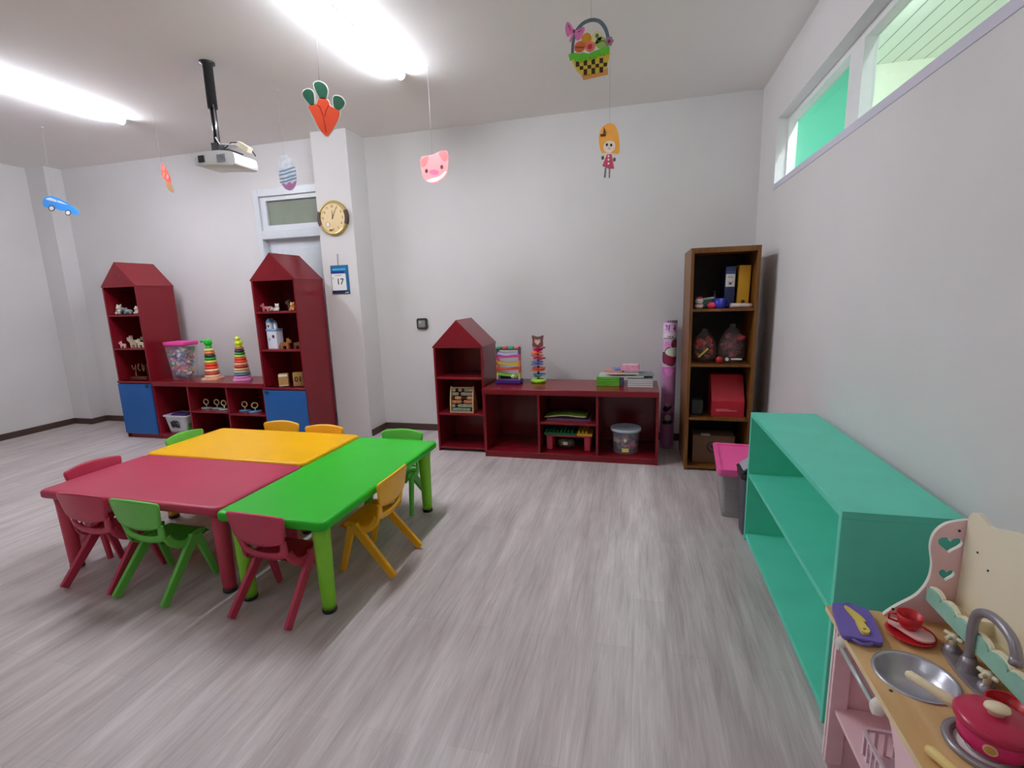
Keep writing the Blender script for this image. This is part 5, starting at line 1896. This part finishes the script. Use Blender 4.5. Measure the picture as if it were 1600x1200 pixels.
# towel bar on the front
mb = MB(mat('#C9D6D4', .25, metal=.3))
mb.cyl((.571, 1.405, .488), (.571, 1.20, .488), .0065, None, None, 14)
kp(mb, 'towel_bar', 'pale metal towel bar')
for y in (1.415, 1.195):
    mb = MB(mat('#E6E0D6', .5))
    mb.tube([(.562, y, .488), (.571, y, .489), (.590, y, .51), (.60, y, .534)], [.013, .018, .019, .014], None, 14)
    kp(mb, 'bar_holder', 'off-white bar holder')
# carcass
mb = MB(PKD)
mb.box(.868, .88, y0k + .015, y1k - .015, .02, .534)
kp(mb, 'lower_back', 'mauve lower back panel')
for y in (1.10,):
    mb = MB(PK)
    mb.box(.585, .868, y, y + .015, 0, .534)
    kp(mb, 'divider', 'dusty pink divider')
mb = MB(PK)
mb.box(.60, .868, 1.115, y1k - .015, .215, .228)
kp(mb, 'lower_shelf', 'dusty pink lower shelf')
mb = MB(PK)
mb.prism([(1.19, .534), (1.115, .534), (1.115, .40), (1.125, .44), (1.15, .48), (1.178, .505)], .585, .597, 'yz', PK)
kp(mb, 'corner_brace', 'dusty pink corner brace')
mb = MB(PK)
mb.box(.585, .597, y0k + .015, 1.10, .03, .53)
kp(mb, 'oven_door', 'dusty pink oven door')
mb = MB(PK)
mb.box(.587, .632, y1k - .024, y1k - .0115, .03, .534, bev=.001)
kp(mb, 'front_stile', 'dusty pink front stile')
# burners
for (x, y) in ((.705, 1.055), (.72, .82)):
    mb = MB(MET)
    mb.torus((x, y, .558), .062, .0095, MET, 'z', 36, 12, .8)
    mb.torus((x, y, .556), .03, .005, MET, 'z', 28, 10, .8)
    b = kp(mb, 'burner_ring', 'grey burner ring')
    mb = MB(P_W)
    mb.lathe([(0, .552), (.053, .552), (.053, .555), (0, .555)], (x, y, 0), P_W, 30)
    kp(mb, 'burner_plate', 'white burner plate', b)

# white basket in the lower compartment
t = thing('plastic_basket', 'white slotted plastic basket on the lower shelf of the toy kitchen', 'basket', (.70, 1.255, .229))
WB = mat('#E3C9D2', .45)
mb = MB(WB)
W2, D2, Hb = .085, .075, .075
mb.box(-W2, W2, -D2, D2, 0, .003)
for s in (-1, 1):
    for k in range(8):
        x = -W2 + .004 + k * (2 * W2 - .012) / 7
        mb.box(x, x + .008, s * D2 - .0015, s * D2 + .0015, 0, Hb)
    for k in range(7):
        y = -D2 + .004 + k * (2 * D2 - .012) / 6
        mb.box(s * W2 - .0015, s * W2 + .0015, y, y + .008, 0, Hb)
mb.build('slotted_walls', t)
mb = MB(WB)
mb.prism(rrect(-W2 - .006, W2 + .006, -D2 - .006, D2 + .006, .012), Hb - .004, Hb + .004, 'xy', WB, holes=[rrect(-W2 + .002, W2 - .002, -D2 + .002, D2 - .002, .008)])
mb.build('rim', t)

# ------------------------------------------------------------ things on the worktop
zk = .5525
t = thing('chopping_board', 'purple toy chopping board on the corner of the worktop', 'board', (.604, 1.415, zk), -.16)
PB = mat('#7461B6', .42, vary=.04, name='violet_plastic')
mb = MB(PB)
mb.prism(spl([(-.044, -.07), (-.02, -.075), (.02, -.075), (.046, -.068), (.048, 0), (.046, .06), (.034, .078), (0, .08), (-.034, .078), (-.046, .062), (-.048, 0)], 4), .004, .018, 'xy', PB, smooth=True)
for x, y in ((-.03, -.05), (.03, -.05), (-.03, .05), (.03, .05)):
    mb.cyl((x, y, 0), (x, y, .005), .006, None, PB, 10)
mb.build('board', t)
for s, y in ((1, .077), (-1, -.073)):
    MB(PB).tube([(x, y + s * .016 * (1 - (x / .024) ** 2), .011) for x in [-.024 + .048 * k / 10 for k in range(11)]], .004, PB, 10).build('handle', t)
t = thing('toy_knife', 'yellow toy knife lying on the purple board', 'toy', (.608, 1.412, zk + .0185), -.16)
KY = mat('#E3CC62', .42, vary=.04)
mb = MB(KY)
mb.prism(spl([(-.022, .06), (-.012, .058), (.008, .03), (.018, .006), (.014, -.001), (.002, .0), (-.006, .004), (-.014, .03)], 4), 0, .006, 'xy', KY)
mb.build('blade', t)
mb = MB(KY)
mb.prism(spl([(-.006, .004), (.006, .002), (.014, -.02), (.018, -.042), (.010, -.054), (-.002, -.052), (-.006, -.03)], 4), 0, .008, 'xy', KY)
h = mb.build('grip', t)
lab(MB(mat('#8A5A1E', .5)).cyl((.006, -.04, .0075), (.006, -.04, .0086), .0035, None, None, 10).build('hang_hole', h), 'brown hole')
RP = mat('#D2222E', .35, vary=.04, name='red_plastic')
t = thing('toy_saucer', 'red toy plate beside the sink', 'plate', (.729, 1.402, zk))
MB(RP).lathe([(0, 0), (.036, 0), (.05, .008), (.056, .0125), (.055, .0145), (.047, .0095), (.034, .0035), (0, .0035)], (0, 0, 0), RP, 36).build('plate', t)
t = thing('toy_tray', 'pale pink toy dish tilted on the red plate under the cup', 'dish', (.729, 1.405, zk + .0150), math.radians(-48))
LP = mat('#F5C9C4', .4)
mb = MB(LP)
mb.prism(spl([(-.052, .0), (-.046, .014), (-.02, .019), (.01, .026), (.038, .026), (.054, .0), (.038, -.026), (.01, -.026), (-.02, -.019), (-.046, -.014)], 4), 0, .005, 'xy', LP)
mb.build('dish', t)
t = thing('toy_cup', 'red toy cup standing on the pale pink dish', 'cup', (.728, 1.412, zk + .0205))
MB(RP).lathe([(0, 0), (.017, 0), (.025, .012), (.030, .040), (.0285, .040), (.0235, .014), (.015, .003), (0, .003)], (0, 0, 0), RP, 30).build('bowl', t)
MB(RP).tube([(-.027, .007, .033), (-.043, .012, .030), (-.043, .012, .014), (-.023, .006, .010)], .003, RP, 8).build('handle', t)
# pot
MG = mat('#DA2670', .35, vary=.04, name='magenta_plastic')
MGL = mat('#C0244F', .3, vary=.04)
t = thing('toy_pot', 'magenta toy saucepan with lid on the near burner ring', 'pot', (.712, 1.055, .5662))
MB(MG).lathe([(0, 0), (.046, 0), (.054, .008), (.058, .05), (.0, .05)], (0, 0, 0), MG, 44).build('pan', t)
mb = MB(MGL)
mb.lathe([(.0, .046), (.062, .046), (.0645, .05), (.0645, .058), (.058, .064), (.03, .071), (0, .073)], (0, 0, 0), MGL, 44)
l = lab(mb.build('lid', t), 'darker red lid')
lab(MB(mat('#F3E3C0', .4)).lathe([(0, .07), (.012, .072), (.011, .08), (.019, .084), (.018, .089), (0, .091)], (.0, 0, 0), None, 24, 1.15, .9).build('lid_knob', l), 'cream lid knob')
HC = mat('#EFE0BA', .42, vary=.03)
a = Vector((-.68, .73, 0)).normalized()
lab(MB(HC).tube([a * .052 + Vector((0, 0, .04)), a * .075 + Vector((0, 0, .046)), a * .11 + Vector((0, 0, .05)), a * .145 + Vector((0, 0, .052)), a * .153 + Vector((0, 0, .052))], [.011, .012, .0095, .0105, .005], HC, 14).build('handle', t), 'long cream handle')
mb = MB(mat('#E8B9A0', .5))
mb.prism(ell(0, 0, .0115, .0105, 20), -.001, .001, 'xz')
mb.prism(ell(0, 0, .0085, .0075, 16), -.0015, .0, 'xz', mat('#C9A04A', .5))
b = Vector((-.55, -.83, 0)).normalized()
mb.xf(0, Matrix.Translation(b * .0575 + Vector((0, 0, .028))) @ Matrix.Rotation(math.atan2(b.y, b.x) + PI / 2, 4, 'Z') @ Matrix.Rotation(-.09, 4, 'X'))
lab(mb.build('sticker', t), 'small gold sticker')
t = thing('toy_bowl', 'small red toy bowl behind the saucepan', 'bowl', (.782, 1.135, zk))
MB(RP).lathe([(0, 0), (.02, 0), (.03, .02), (.035, .05), (.033, .05), (.027, .021), (.018, .003), (0, .003)], (0, 0, 0), RP, 30).build('bowl', t)
MB(RP).torus((0, 0, .05), .0345, .0025, RP, 'z', 30, 8).build('rim', t)
t = thing('toy_spoon', 'pale yellow toy spoon lying at the front edge of the worktop', 'spoon', (.584, 1.02, zk + .001), math.radians(-62))
YS = mat('#EBD184', .42, vary=.03)
MB(YS).tube([(0, 0, .0115), (.010, 0, .0115), (.05, 0, .0105), (.1, 0, .0085), (.13, 0, .0075)], [.007, .0112, .0100, .008, .006], YS, 12).build('handle', t)
MB(YS).ball((.148, 0, .0085), (.026, .017, .0075), YS, 16).build('spoon_bowl', t)
